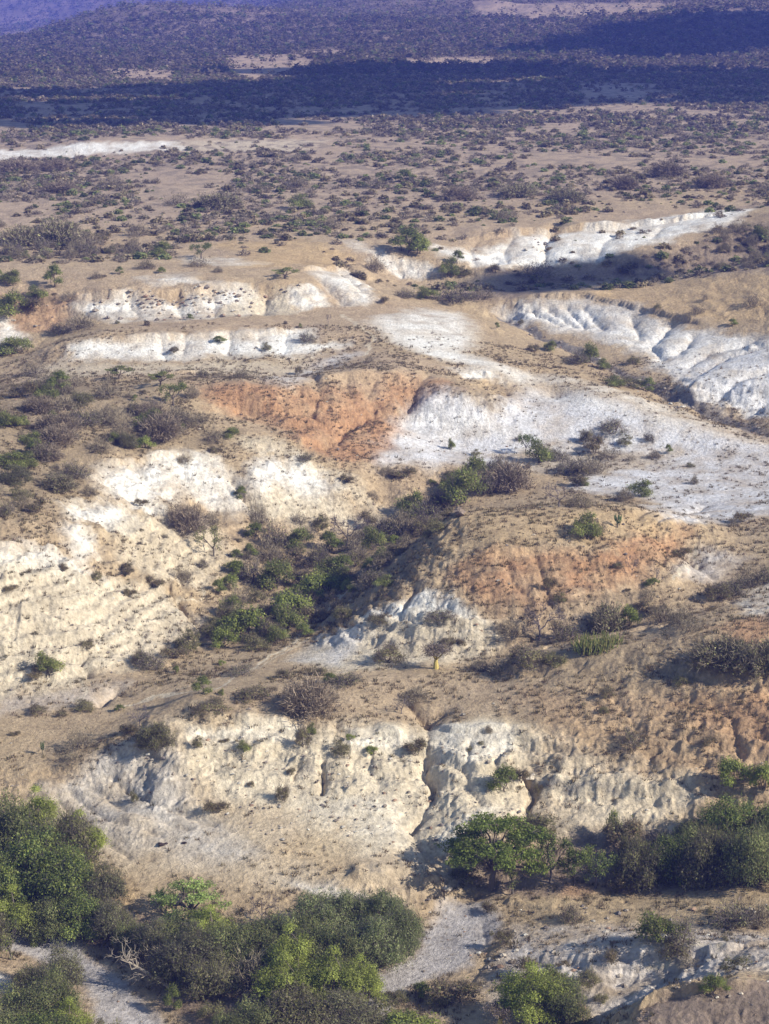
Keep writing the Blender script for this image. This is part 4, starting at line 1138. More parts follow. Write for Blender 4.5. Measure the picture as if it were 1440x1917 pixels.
# ------------------------------------------------------------------ plants read off the photograph: x, foot y, width, height (photo pixels), kind
HAND = """
-40 1640 170 120 GL;30 1600 150 110 GL;75 1580 90 95 GL;120 1640 130 120 OL;150 1625 100 90 GL;60 1680 170 120 GL;-10 1705 130 120 GL;130 1700 150 110 GL;190 1705 100 80 OL;
20 1740 120 70 GL;90 1750 110 70 GL;150 1752 110 76 GL;210 1755 90 70 OL;245 1778 80 54 GL;
20 1798 95 85 T;-20 1790 90 80 OL;105 1870 120 90 OL;100 1905 110 90 GL;50 1925 150 85 GL;0 1960 140 80 GL;130 1945 100 70 GL;195 1950 80 50 O;80 1975 160 80 GL;60 1870 80 60 OL;75 1765 40 22 G;
355 1722 150 86 U3;297 1705 45 50 T;490 1728 72 62 L2;285 1790 90 70 OL;330 1770 110 60 GL2;390 1775 120 70 GL;300 1830 100 70 B;350 1830 140 90 OL2;430 1815 130 90 GL2;
420 1760 80 50 O;500 1790 120 80 GL;560 1790 110 90 GL;470 1850 110 80 B;400 1860 110 70 OL;545 1850 120 100 GL3;600 1765 140 100 P;660 1760 110 95 P;720 1760 110 100 P;
745 1800 95 115 P;700 1820 120 110 P;640 1830 120 100 GL2;590 1820 110 90 GL2;530 1890 130 90 GL3;620 1890 130 100 GL3;680 1880 100 80 GL3;560 1930 150 80 OL;650 1935 140 70 OL;
480 1940 120 70 GL2;430 1950 90 60 GL2;700 1925 90 60 O;322 1895 38 52 G3;395 1900 60 30 O;440 1900 50 30 O2;730 1760 90 60 GL2;765 1780 60 70 P;
790 1865 40 30 G;850 1872 95 58 O2;820 1880 50 30 O;765 1935 130 45 G;745 1880 50 26 O;720 1870 40 22 O;945 1766 46 30 O;1000 1915 150 95 GL3;1055 1910 110 80 GL;1085 1915 60 50 O;
1040 1850 70 40 G;990 1840 90 45 O;1100 1840 60 30 O;1235 1765 95 48 G2;1275 1765 70 48 B4;1260 1790 70 30 O;1070 1722 55 34 B4;1145 1790 46 32 O2;1375 1730 95 48 B;1425 1730 60 40 B;
1340 1866 62 42 G;1380 1815 60 26 O;1290 1812 50 20 B;915 1705 40 26 O;
920 1665 215 140 U;960 1672 90 62 T;1030 1650 105 95 T2;1075 1655 80 70 T2;1115 1664 90 84 T;1165 1590 70 80 O;1150 1575 50 55 G;1180 1620 70 60 OL;1200 1660 110 80 OL;1155 1678 44 40 O2;
1215 1655 60 60 O;1260 1650 110 80 GL1;1330 1652 130 100 OL;1410 1655 130 110 GL2;1300 1600 110 74 GL2;1370 1585 130 80 GL1;1440 1590 110 84 GL1;1470 1650 130 120 GL2;1240 1600 70 50 B4;1430 1540 80 40 B;1300 1555 60 26 B;
1005 1560 90 34 O;870 1650 60 26 O;
1372 1478 78 54 G;1428 1482 60 50 G;945 1472 70 50 G;975 1462 40 30 O;1180 1400 50 40 B4;
405 1522 50 30 O;530 1502 34 34 O3;457 1414 32 16 G2;370 1403 24 24 O;568 1402 42 38 O;582 1375 22 20 G;640 1418 46 28 O;695 1408 26 16 G;655 1388 22 12 G;252 1500 18 24 O;778 1412 44 40 O2;
1325 1398 40 24 O2;1135 1306 32 20 O3;1130 1330 24 14 O;1275 1278 34 14 O;1008 1472 26 20 O;915 1372 20 15 B;470 1470 20 10 O;420 1390 22 10 O;545 1452 26 12 O;880 1400 14 10 O;
580 1332 128 68 BL;377 1302 38 28 G3;650 1282 60 24 B4;752 1332 46 42 L;776 1305 60 22 B;290 1402 74 46 OL;262 1362 58 44 L2;155 1397 86 46 B;130 1432 60 30 B;80 1412 11 26 K;
160 1328 48 18 O;225 1328 24 13 G;118 1342 28 12 O;70 1333 46 16 O;28 1377 24 10 O;240 1372 40 22 O;620 1278 30 18 G;415 1302 12 10 G;600 1262 30 14 O;400 1340 90 22 O3;470 1310 70 20 O3;
730 1240 72 30 O;836 1206 34 14 O3;824 1160 70 18 B4;862 1206 24 12 O;940 1256 70 26 B;900 1250 60 20 B;990 1246 90 30 O3;1040 1240 50 22 O;1010 1200 90 66 L2;960 1192 60 30 B;1060 1195 60 34 B;
1135 1186 66 44 BL;1180 1172 44 34 G;1240 1165 60 30 B;1275 1172 50 30 B;1215 1150 50 26 O;1352 1245 110 38 BL2;1410 1255 90 44 BL;1290 1180 60 24 B;1455 1240 80 40 BL;710 1165 50 14 O3;
420 1212 56 34 G;352 1220 52 40 O;326 1232 50 24 O2;280 1247 58 30 B;262 1240 40 22 O;460 1196 90 54 G1;432 1158 50 36 G2;432 1172 60 40 O;505 1198 60 36 O;520 1202 38 26 G2;545 1165 80 56 G1;430 1185 60 30 G1;560 1125 50 30 G1;615 1112 60 34 G1;500 1160 50 34 O;
590 1165 50 36 O2;600 1118 84 40 G1;640 1105 40 30 G2;565 1095 50 36 O;520 1100 76 44 G2;470 1090 56 44 B4;560 1025 54 32 G;575 1008 40 22 B;650 1018 84 54 L2;515 1025 56 46 B4;685 1015 46 34 B;
600 1055 40 22 O;440 1075 40 26 G;470 1050 30 28 G3;400 1038 62 52 T;350 990 84 46 BL;395 980 40 22 B;345 1090 44 36 B3;290 1103 44 22 O;244 1113 24 22 O;240 1078 38 20 O;265 948 24 16 O;
450 918 26 22 G3;485 965 44 40 B;165 1217 34 15 O;90 1262 50 32 G2;68 1265 46 22 O;452 1262 58 18 B4;530 1267 30 15 O3;415 1244 16 9 G;330 1257 13 13 G;20 1100 30 12 O;120 1075 24 12 O;
180 1080 26 14 O;410 1110 30 24 G;480 1125 40 26 O;540 1060 60 34 O2;610 1085 50 30 G2;400 1190 50 30 O;570 1190 36 22 G;640 1160 40 22 O;690 1100 60 30 B;670 1060 50 26 O;
755 1000 66 42 B;800 985 66 46 B4;720 1000 40 30 B4;830 950 50 34 O;870 940 84 54 G2;905 925 60 40 B4;950 912 92 46 BL;840 920 40 26 G2;1047 948 70 42 L2;1086 950 46 28 B;1200 926 48 22 G2;
1170 935 40 22 B;1095 1006 56 34 G2;1120 1000 40 22 B;1156 986 18 22 K;1030 1104 26 32 O2;1048 1130 22 16 O;1158 1064 26 12 O;1183 1078 26 36 L;1215 1122 38 24 B3;1226 1088 34 28 L;1222 1096 30 14 G;
1275 1036 40 20 O;1340 1122 60 28 O;1370 1112 50 26 B4;1400 1100 60 34 B;1435 1090 50 30 B;1390 978 40 22 O;650 908 26 16 O;700 934 30 16 B;755 893 48 20 O;722 886 30 14 B;570 873 34 14 B;
1010 866 56 32 G2;985 848 34 36 T;1045 860 40 22 B;1148 808 58 22 B4;1100 885 70 30 B;1170 834 28 18 O;1112 848 46 34 O;1100 828 30 22 O;1215 826 22 16 B;1252 850 16 16 G;1225 858 26 14 B;1180 862 26 12 B;
845 842 16 16 G;891 852 20 10 O;1140 860 50 22 B;1060 885 50 24 B4;1300 905 20 14 B;
1000 658 28 12 O;1030 655 28 15 G2;1082 682 44 26 B4;1105 678 34 30 G;1129 690 28 15 G;1186 680 26 13 O;1180 722 50 16 O;1212 728 30 22 G;1150 722 40 14 G2;975 600 14 8 O;
325 758 50 40 T;360 745 30 22 B;252 749 14 10 G3;300 722 44 24 U2;380 704 26 14 B4;222 710 48 22 U2;412 706 26 12 B;450 706 40 18 B;500 655 22 13 O;412 640 28 12 G;575 642 34 20 B;325 658 22 10 O3;
377 484 48 26 T2;372 500 44 16 B;533 524 48 18 U2;408 513 20 10 B;302 511 18 10 G;615 608 11 20 L;562 614 8 8 G3;535 608 8 8 B;275 610 12 12 B3;355 598 14 10 G;220 605 9 6 O;560 699 16 14 O;692 680 20 12 B3;
760 473 70 38 G3;785 475 44 30 G;858 492 24 22 G3;840 518 40 26 G2;700 512 40 28 B;870 516 26 16 O;925 508 30 12 O;800 560 40 18 G;850 565 80 26 B;760 558 40 16 B4;720 568 24 14 O;900 560 60 20 B;1000 520 90 26 B;
1305 595 36 17 B;1320 562 16 12 B3;1372 610 22 11 G;1410 573 44 22 B3;1230 585 16 8 O;150 615 60 26 B;110 625 44 20 B4;30 660 70 24 G2;20 590 70 34 G2;60 580 50 22 O;70 560 40 18 G2;130 560 40 16 B;20 530 40 18 G;
100 725 60 26 B;140 722 40 24 B;60 735 50 22 B;30 745 40 20 O;160 795 60 28 B;230 800 66 34 B;300 820 90 40 BL;350 800 60 32 B;280 780 60 26 BL;380 790 30 18 B;110 830 70 32 BL;60 830 40 18 G2;215 830 26 16 G2;
20 870 60 20 G2;50 875 40 20 G;140 895 60 26 B;180 790 40 30 B;250 770 40 20 B4;440 815 18 12 G;400 850 20 12 O;10 965 40 30 B;40 935 40 20 O;
40 458 80 28 BL2;110 452 90 34 BL2;165 462 50 24 B;20 475 60 24 B;410 388 90 22 BL2;330 384 60 22 B;970 366 80 20 BL2;1060 376 70 20 BL2;1170 352 60 22 BL;620 428 60 22 B;260 440 50 20 B;700 350 50 18 B;
860 372 60 22 BL;560 392 50 20 G2;760 340 40 20 G;1250 330 70 24 BL;1330 350 60 24 BL;480 360 50 18 B;110 362 70 20 BL;210 350 60 18 B;30 322 80 22 BL;100 318 70 20 BL;560 350 60 20 B;940 412 40 18 B;
70 770 60 26 BL;120 765 50 24 B;200 745 44 24 B;20 800 50 22 G2;110 810 80 34 BL;330 795 60 30 B;270 840 40 20 G;90 860 60 26 BL;190 850 50 24 B;30 905 60 26 OL;110 915 60 24 BL;70 960 44 24 O;
170 930 34 16 B;
640 1075 50 34 G;665 1045 46 34 B;700 1030 50 36 G2;730 1010 54 40 B4;690 985 44 30 O;770 965 56 38 G;815 955 50 36 B;790 1000 44 28 O;850 915 46 30 B4;890 895 50 34 G2;930 885 50 30 B;740 1040 40 26 O;720 1065 44 28 B;700 1090 46 26 B4;760 1025 40 24 B;
500 1045 50 36 B;540 1180 60 40 G;480 1215 50 26 O;590 1060 56 38 B4;620 1035 48 34 G;560 980 36 22 B;600 990 40 26 O;480 1010 40 28 G;450 1130 50 34 B;430 1100 40 26 G;560 1150 60 40 B4;
240 840 40 22 OL;400 830 50 24 B;280 800 50 26 G2;70 700 60 24 B;150 760 50 22 OL;
345 862 30 14 B
"""
PLANTS = []     # x, y, width, height (m), kind key, variant, photo x, photo y


def add_plant(px, py, wp, hp, key):
    var = None
    if key[-1].isdigit():
        var = int(key[-1]) - 1; key = key[:-1]
    x, y = ground_at(px, py)
    rng = sqrt(x * x + y * y + (H_CAM - 6) ** 2)
    k = KIT[key]
    if var is None:
        var = int(px * 7 + py * 13) % len(k) if key not in 'U' else 0
    gk = 1.15 if py < 1320 else 1.0
    wp *= gk
    hh = hp * gk * rng / FPX * 1.04
    PLANTS.append([x, y, wp * rng / FPX, hh, key, var, px, py])


for it in HAND.replace('\n', '').split(';'):
    if it.strip():
        q = it.split()
        add_plant(float(q[0]), float(q[1]), float(q[2]), float(q[3]), q[4])

# zones of scrub: outline, plants per 100 m2, chance of bare / green / dry, width range (m)
ZONES = [
    ([(-300, 700), (40, 700), (200, 715), (350, 760), (480, 825), (400, 850), (180, 850), (110, 940), (0, 1000), (-300, 1050)], 8.0, (.58, .17, .25), (1.0, 3.6)),
    ([(400, 1000), (700, 980), (700, 1080), (600, 1200), (520, 1215), (400, 1215), (420, 1100)], 11, (.4, .25, .35), (.9, 2.8)),
    ([(1170, 505), (1300, 450), (1440, 390), (1700, 360), (1700, 500), (1440, 505), (1250, 520)], 30, (.78, .07, .15), (1.3, 3.6)),
    ([(900, 510), (1160, 500), (1160, 540), (1000, 555), (880, 565)], 3.0, (.75, .08, .17), (.6, 1.6)),
    ([(960, 820), (1240, 800), (1260, 880), (1100, 895), (960, 880)], 3.5, (.6, .2, .2), (.8, 2.6)),
    ([(700, 940), (860, 880), (1100, 880), (1120, 950), (850, 960), (720, 1010)], 4.5, (.55, .2, .25), (.8, 2.8)),
    ([(-300, 430), (120, 420), (330, 470), (260, 520), (120, 545), (-300, 600)], 8, (.62, .2, .18), (1.0, 3.8)),
    ([(640, 1240), (1440, 1180), (1700, 1180), (1700, 1450), (1300, 1500), (960, 1480), (900, 1380), (640, 1350), (380, 1340), (400, 1290)], 1.6, (.2, .1, .7), (.3, .8)),
    ([(330, 1350), (960, 1390), (960, 1590), (500, 1600)], 1.8, (.1, .15, .75), (.25, .6)),
    ([(920, 1690), (1700, 1660), (1700, 2000), (900, 1960)], 4.0, (.3, .15, .55), (.4, 1.3)),
    ([(0, 1090), (350, 1150), (330, 1240), (100, 1330), (-200, 1340)], 1.0, (.2, .2, .6), (.3, .8)),
    ([(200, 970), (430, 970), (430, 1080), (350, 1120), (200, 1080)], 5, (.5, .15, .35), (.6, 1.9)),
    ([(850, 970), (1280, 970), (1280, 1130), (1000, 1190), (740, 1170)], 1.4, (.4, .1, .5), (.3, .9)),
    ([(820, 980), (850, 1000), (760, 1120), (640, 1190), (560, 1200), (640, 1090), (740, 1010)], 26.0, (.55, .15, .3), (.8, 2.2)),
    ([(-300, 690), (300, 560), (700, 560), (1440, 620), (1700, 620), (1700, 1000), (1440, 1060), (900, 950), (500, 700)], .45, (.4, .25, .35), (.4, 1.3)),
    ([(300, 470), (680, 430), (680, 520), (300, 540)], .35, (.5, .2, .3), (.5, 1.4)),
    ([(880, 1260), (960, 1225), (1060, 1210), (1060, 1260), (960, 1275)], 7, (.6, .05, .35), (.5, 1.4)),
]
ZP = [(map_poly(z[0]), z[1], z[2], z[3]) for z in ZONES]


def scatter(ra, rb, dens, ang=13.3):
    area = radians(2 * ang) / 2 * (rb * rb - ra * ra)
    n = int(area / 100 * dens)
    r = np.sqrt(ra * ra + (rb * rb - ra * ra) * NR.rand(n))
    a = radians(ang) * (NR.rand(n) * 2 - 1)
    return a, r


for pl, dens, mix, (s0, s1) in ZP:
    lo, hi = pl.min(0), pl.max(0)
    lo[0] = max(lo[0], -.25); hi[0] = min(hi[0], .25)
    ra, rb = exp(lo[1]), exp(hi[1])
    n = int((hi[0] - lo[0]) / 2 * (rb * rb - ra * ra) / 100 * dens)
    r = np.sqrt(ra * ra + (rb * rb - ra * ra) * NR.rand(n)); a = lo[0] + (hi[0] - lo[0]) * NR.rand(n)
    ok = poly_dist(pl, a, np.log(r)) < 0
    x, y = r * np.sin(a), r * np.cos(a)
    ok &= (fbm(x, y, 14, 2, .5, 77.0) + .25 > NR.rand(n) * .6)
    for i in np.nonzero(ok)[0]:
        q = NR.rand(); key = 'B' if q < mix[0] else 'G' if q < mix[0] + mix[1] else 'O'
        var = NR.randint(len(KIT[key])); ww = s0 + (s1 - s0) * NR.rand() ** 1.7
        k = KIT[key][var]
        PLANTS.append([x[i], y[i], ww, ww * k['h'] / k['w'] * (.8 + .4 * NR.rand()), key, var, None, None])

# the far plain and the hills behind it
FARP = []
OPEN = [map_poly(p) for p in ([(420, 105), (560, 100), (600, 118), (480, 150), (430, 140)], [(200, 128), (330, 132), (320, 150), (210, 148)], [(560, 92), (650, 92), (640, 104), (560, 104)],
                              [(750, 108), (930, 106), (930, 122), (770, 124)], [(880, 12), (1060, 0), (1260, 2), (1230, 22), (1000, 36), (900, 30)], [(1080, 152), (1230, 158), (1220, 186), (1100, 182)],
                              [(-200, 300), (0, 300), (160, 292), (350, 286), (560, 280), (560, 262), (160, 262), (-200, 280)],
                              [(700, 450), (860, 420), (1330, 385), (1440, 372), (1440, 420), (1100, 520), (700, 520)],
                              [(330, 460), (560, 440), (700, 450), (700, 520), (330, 520)])]
r_plain = sqrt(sum(c * c for c in ground_at(700, 440)))
for (ra, rb, dens, s0, s1) in ((r_plain - 25, 480, 56.0, .5, 2.6), (480, 760, 44.0, .6, 3.2), (760, 1150, 11, 1.6, 6.0), (1150, 1800, 5.0, 2.2, 8.0), (1800, 3300, 1.0, 5, 12)):
    a, r = scatter(ra, rb, dens, 15.0)
    x, y = r * np.sin(a), r * np.cos(a)
    cl = .7 * fbm(x, y * .6, 30, 4, .7, 55.0) + .5 * sstep(640, 800, r) * (1 - .5 * sstep(1100, 1300, r))
    ok = cl * 2.5 + .44 > NR.rand(len(a))
    for pl in OPEN:
        ok &= ~((poly_dist(pl, a, np.log(r)) < 0) & (NR.rand(len(a)) > .12))
    for i in np.nonzero(ok)[0]:
        q = NR.rand(); key = 'B' if q < .52 else 'G' if q < .72 else 'O'
        ww = (s0 + (s1 - s0) * NR.rand() ** 1.9)
        FARP.append((x[i], y[i], ww, ww * (.42 + .25 * NR.rand()), key))
print('plants', len(PLANTS), 'far', len(FARP))

# ------------------------------------------------------------------ labels: what it looks like, then what it stands by
MARKS = [('the red-orange eroded slope', 620, 790), ('the orange hill face', 1040, 1085), ('the front bluff rim', 600, 1350), ('the front bluff face', 600, 1460),
         ('the dry riverbed', 860, 1750), ('the sandy track', 170, 1820), ('the umbrella acacia', 920, 1620), ('the white hillside hump', 330, 890),
         ('the cream slope', 150, 1170), ('the valley thicket', 560, 1110), ('the golden flat', 520, 480), ('the long white scarp', 350, 650),
         ('the boulder cliff', 350, 575), ('the far white ridge', 1050, 460), ('the dark rocky channel', 1150, 690), ('the ribbed white flank', 1200, 590),
         ('the pale washed flats', 1200, 860), ('the yellow-stemmed tree', 815, 1230), ('the spear-leaved clump', 1120, 1200), ('the brown grassy hillside', 130, 800),
         ('the white cone slope', 790, 1130), ('the cream ledge', 1150, 1470), ('the dark green thicket', 1340, 1610), ('the brown rock knob', 1300, 1880),
         ('the left ravine', 40, 620), ('the orange hill crest', 1050, 960), ('the white cliff fan', 200, 960), ('the pale sand mound', 1390, 1665), ('the streamside thicket', 500, 1790),
         ('the shaded far hillside', 1330, 460), ('the ochre slope', 1380, 1340), ('the footpath bend', 560, 1225), ('the fallen dead tree', 270, 1810), ('the grey gullied foot', 230, 1520)]
NICE = {'B': ['grey leafless shrub', 'low spreading grey leafless shrub', 'upright grey leafless shrub', 'greyish half-bare shrub'],
        'BL': ['purplish leafless domed shrub', 'broad grey leafless shrub'],
        'G': ['round green bush', 'low olive-green bush', 'upright green bush'],
        'GL': ['leafy green bush', 'dull green bush', 'bright green bush'], 'P': ['pale green drooping bush'],
        'O': ['rounded dry olive bush', 'tufty dry brown bush', 'flat dry olive bush'],
        'OL': ['broad dry olive bush', 'greyish tangled dry bush'],
        'U': ['flat-topped green acacia with dark limbs', 'small flat-topped dark acacia', 'airy light green flat-topped acacia'],
        'T': ['small thin-crowned tree', 'small leafy tree with forked trunk'], 'L': ['leafless forked tree', 'leafless twiggy tree'],
        'K': ['small green candelabra tree']}
NAME = {'B': 'bare_shrub', 'BL': 'bare_shrub', 'G': 'green_bush', 'GL': 'green_bush', 'P': 'green_bush', 'O': 'dry_bush', 'OL': 'dry_bush',
        'U': 'acacia_tree', 'T': 'small_tree', 'L': 'bare_tree', 'K': 'candelabra_tree'}
CAT = {'bare_shrub': 'shrub', 'green_bush': 'bush', 'dry_bush': 'bush', 'acacia_tree': 'tree', 'small_tree': 'tree', 'bare_tree': 'tree', 'candelabra_tree': 'tree'}
GRP = {'bare_shrub': 'leafless grey shrubs of the badlands', 'green_bush': 'green bushes of the badlands', 'dry_bush': 'dry olive and brown bushes of the badlands',
       'acacia_tree': 'flat-topped acacias', 'small_tree': 'small trees of the valley', 'bare_tree': 'leafless trees of the valley', 'candelabra_tree': 'small candelabra trees'}
ORD = ['leftmost', 'second from left', 'third from left', 'fourth from left', 'fifth from left', 'sixth from left', 'seventh from left', 'eighth from left']


def to_photo(x, y, z):
    d = np.array([x, y, z - H_CAM])
    f = d[1] * cos(PITCH) - d[2] * sin(PITCH)
    u_ = d[1] * sin(PITCH) + d[2] * cos(PITCH)
    return PW / 2 + FPX * d[0] / f, PH / 2 - FPX * u_ / f


PL = np.array([[p[0], p[1]] for p in PLANTS])
PZ = land_z(PL[:, 0], PL[:, 1])
by = {}
for i, p in enumerate(PLANTS):
    px, py = to_photo(p[0], p[1], PZ[i])
    p[6], p[7] = px, py
    by.setdefault(NAME[p[4]], []).append((p[2] / sqrt(p[0] ** 2 + p[1] ** 2), i))
single, rest = [], []
for nm, ls_ in by.items():
    ls_.sort(reverse=True)
    inside = [i for _, i in ls_ if -40 < PLANTS[i][6] < PW + 40 and PLANTS[i][7] < PH + 140]
    single += inside[:295]
    s_ = set(inside[:295])
    rest += [i for _, i in ls_ if i not in s_]
# hide-checks: a plant wholly behind a ridge is dropped
lab = {}
keep = []
for i in single:
    x, y, w_, h_, key, var, px, py = PLANTS[i]
    top = np.array([x, y, PZ[i] + h_ * .9])
    t = np.linspace(.25, .985, 60)
    if np.any(land_z(x * t, y * t) > H_CAM + (top[2] - H_CAM) * t + .05):
        continue
    keep.append(i)
    sz = 'tiny' if w_ < .9 else 'small' if w_ < 1.6 else 'mid-sized' if w_ < 2.6 else 'large' if w_ < 4.2 else 'very large'
    best = min(MARKS, key=lambda m: math.hypot(px - m[1], (py - m[2]) * 1.5))
    dx, dy = px - best[1], py - best[2]
    if math.hypot(dx, dy) < 26:
        rel = 'on' if 'thicket' not in best[0] else 'in'
    elif abs(dx) > abs(dy) * 1.5:
        rel = 'right of' if dx > 0 else 'left of'
    else:
        rel = 'in front of' if dy > 0 else 'beyond'
    nice = NICE[key][var]
    word = nice if nice.startswith(('small', 'low')) else sz + ' ' + nice
    if nice.startswith('low'): word = sz + ' ' + nice
    lab.setdefault((word, rel, best[0]), []).append(i)
LABEL = {}
for (wd, rel, mk), ids in lab.items():
    ids.sort(key=lambda i: PLANTS[i][6])
    for k, i in enumerate(ids):
        s = wd + ' ' + rel + ' ' + mk
        if len(ids) > 1:
            s += ', ' + (ORD[k] if k < len(ORD) else ('rightmost' if k == len(ids) - 1 else '%dth from left' % (k + 1)))
            if len(ids) > 1 and k == len(ids) - 1 and k < len(ORD): s = s[:s.rindex(',')] + ', rightmost'
        LABEL[i] = s
print('individual', len(keep), 'rest', len(rest))

for i in keep:
    x, y, w_, h_, key, var, px, py = PLANTS[i]
    k = KIT[key][var]
    nm = NAME[key]
    parted = w_ / sqrt(x * x + y * y) * FPX > 26
    if parted:
        o = bpy.data.objects.new(nm, None); COL.objects.link(o)
        o.empty_display_size = .3
        link('trunk', k['trunk'], o); link('crown', k['crown'], o)
    else:
        o = link(nm, k['both'])
    o.location = (x, y, PZ[i] - .04)
    sx = w_ / k['w']
    o.scale = (sx * R.uniform(.94, 1.06), sx * R.uniform(.9, 1.05), h_ / k['h'])
    o.rotation_euler = (0, 0, R.uniform(-pi, pi) if key != 'U' else R.uniform(-.3, .3))
    tag(o, LABEL[i], CAT[nm], GRP[nm])

# ------------------------------------------------------------------ the rest of the scrub, past counting
def stamp(proto, xs, ys, zs, sw, sh, rng_, tint):
    """copies of one small triangle soup, as arrays"""
    V, F, C = proto
    n = len(xs)
    a = rng_.rand(n) * 2 * pi
    ca, sa = np.cos(a)[:, None], np.sin(a)[:, None]
    vx = (V[None, :, 0] * ca - V[None, :, 1] * sa) * sw[:, None] + xs[:, None]
    vy = (V[None, :, 0] * sa + V[None, :, 1] * ca) * sw[:, None] + ys[:, None]
    vz = V[None, :, 2] * sh[:, None] + zs[:, None]
    VV = np.stack([vx, vy, vz], -1).reshape(-1, 3)
    FF = (F[None] + (np.arange(n) * len(V))[:, None, None]).reshape(-1, 3)
    CC = (C[None] * tint[:, None, :]).reshape(-1, 3)
    return VV, FF, CC


def far_proto(seed, n, cols, kind):
    rs = np.random.RandomState(seed)
    d = unit(rs.randn(n, 3)); d[:, 2] = np.abs(d[:, 2])
    c = d * (.45 + .5 * rs.rand(n, 1)) * np.array([.5, .5, .9]); c[:, 2] = np.maximum(c[:, 2], .06)
    if kind == 'B':
        return sliver(c * .8, unit(c + rs.randn(n, 3) * .35), .22 + .2 * rs.rand(n), .07 + .05 * rs.rand(n), shade(rs, n, cols, .2), rs)
    return leafcards(c, .20 + .12 * rs.rand(n), shade(rs, n, cols, .2), rs)


rsf = np.random.RandomState(99)
bag = []
items = {'B': [], 'G': [], 'O': []}
for i in rest:
    p = PLANTS[i]
    items[p[4][0] if p[4][0] in items else 'O'].append((p[0], p[1], p[2], p[3]))
for key, arr in items.items():
    if not arr: continue
    a = np.array(arr); z = land_z(a[:, 0], a[:, 1])
    cols_ = {'B': GREYS, 'G': [GREEN, DARKG, OLIVE], 'O': [OLIVE, (.2, .16, .09)]}[key]
    for s in range(3):
        m = (np.arange(len(a)) % 3) == s
        bag.append(stamp(far_proto(200 + s, 130, cols_, key), a[m, 0], a[m, 1], z[m] - .03, a[m, 2], a[m, 3], rsf, .75 + .5 * rsf.rand(m.sum(), 1) * np.ones(3)))
if bag:
    V, F, C = cat3(bag)
    tag(link('low_undergrowth', raw_mesh('low_undergrowth', V, F, [m_leaf], C)), kind='stuff')
bag = []
fa = np.array([f[:4] for f in FARP]); fk = np.array([f[4] for f in FARP])
fr = np.hypot(fa[:, 0], fa[:, 1]); fz = land_z(fa[:, 0], fa[:, 1])
for (r0, r1, nn) in ((0, 500, 90), (500, 760, 44), (760, 1200, 22), (1200, 9000, 13)):
    for key in 'BGO':
        dk = .62 if r0 >= 760 else .85 if r0 >= 500 else 1.0
        cols_ = {'B': [(.27, .225, .165), (.22, .185, .145), (.31, .26, .185)], 'G': [(.19, .23, .09), DARKG, OLIVE], 'O': [(.26, .225, .13), (.31, .25, .155)]}[key]
        for s in range(3):
            m = (fr >= r0) & (fr < r1) & (fk == key) & ((np.arange(len(fa)) % 3) == s)
            if not m.any(): continue
            pr = far_proto(300 + s + nn, nn, np.array(cols_) * dk, key if nn > 60 else 'X')
            if nn < 60: pr[0][:] = pr[0] * np.array([1.05, 1.05, 1.1])
            bag.append(stamp(pr, fa[m, 0], fa[m, 1], fz[m] - .1, fa[m, 2], fa[m, 3], rsf, (.6 + .8 * rsf.rand(m.sum(), 1)) * np.ones(3)))
V, F, C = cat3(bag)
tag(link('far_scrubland', raw_mesh('far_scrubland', V, F, [m_leaf], C)), kind='stuff')
print('far tris', len(F))

# dry grass and herbs
def tuft(seed, n, col):
    rs = np.random.RandomState(seed)
    b = rs.randn(n, 3) * np.array([.3, .3, 0])
    return sliver(b, unit(b * .9 + rs.randn(n, 3) * .3 + np.array([0, 0, 1.0])), .5 + .6 * rs.rand(n), .16 + .1 * rs.rand(n), shade(rs, n, col, .2), rs)


a, r = scatter(98, 260, 800, 12.8)
x, y = r * np.sin(a), r * np.cos(a)
fi = np.clip(np.interp(r, rows, np.arange(NRW)).astype(int), 0, NRW - 1); fj = np.clip(np.interp(a, cols, np.arange(NCL)).astype(int), 0, NCL - 1)
lum = LUM[fi, fj]
river = np.zeros(len(a), bool)
for pts in ([(835, 1675), (915, 1690), (930, 1750), (880, 1810), (760, 1850), (700, 1930), (560, 1990), (560, 1900), (700, 1840), (780, 1790)],
            [(-100, 1700), (30, 1735), (140, 1770), (240, 1850), (340, 1960), (420, 2050), (200, 2050), (160, 1850), (60, 1795), (-100, 1740)],
            [(0, 1360), (230, 1310), (400, 1270), (560, 1205), (620, 1215), (400, 1320), (200, 1380), (0, 1420)]):
    river |= poly_dist(map_poly(pts), a, np.log(r)) < 0
dn = np.clip((.50 - lum) * 3.6, .10, .95) * np.clip(.35 + 1.5 * fbm(x, y, 5, 3, .6, 91.0) + .5 * fbm(x, y, 30, 2, .5, 92.0), 0, 1)
ok = (NR.rand(len(a)) < dn) & ~(river & (NR.rand(len(a)) > .03))
x, y = x[ok], y[ok]
z = land_z(x, y)
bag = []
for s in range(4):
    m = (np.arange(len(x)) % 4) == s
    sw = .16 + .2 * rsf.rand(m.sum())
    bag.append(stamp(tuft(400 + s, 12, [[(.33, .25, .14), (.24, .19, .11)], [(.17, .145, .08), (.22, .17, .10)], [(.13, .125, .06), (.16, .13, .08)], [(.20, .145, .09), (.14, .105, .075)]][s]),
                     x[m], y[m], z[m] - .02, sw, sw * (.8 + .6 * rsf.rand(m.sum())), rsf, .8 + .4 * rsf.rand(m.sum(), 1) * np.ones(3)))
V, F, C = cat3(bag)
tag(link('dry_grass', raw_mesh('dry_grass', V, F, [m_leaf], C)), kind='stuff')
print('tufts', len(x))

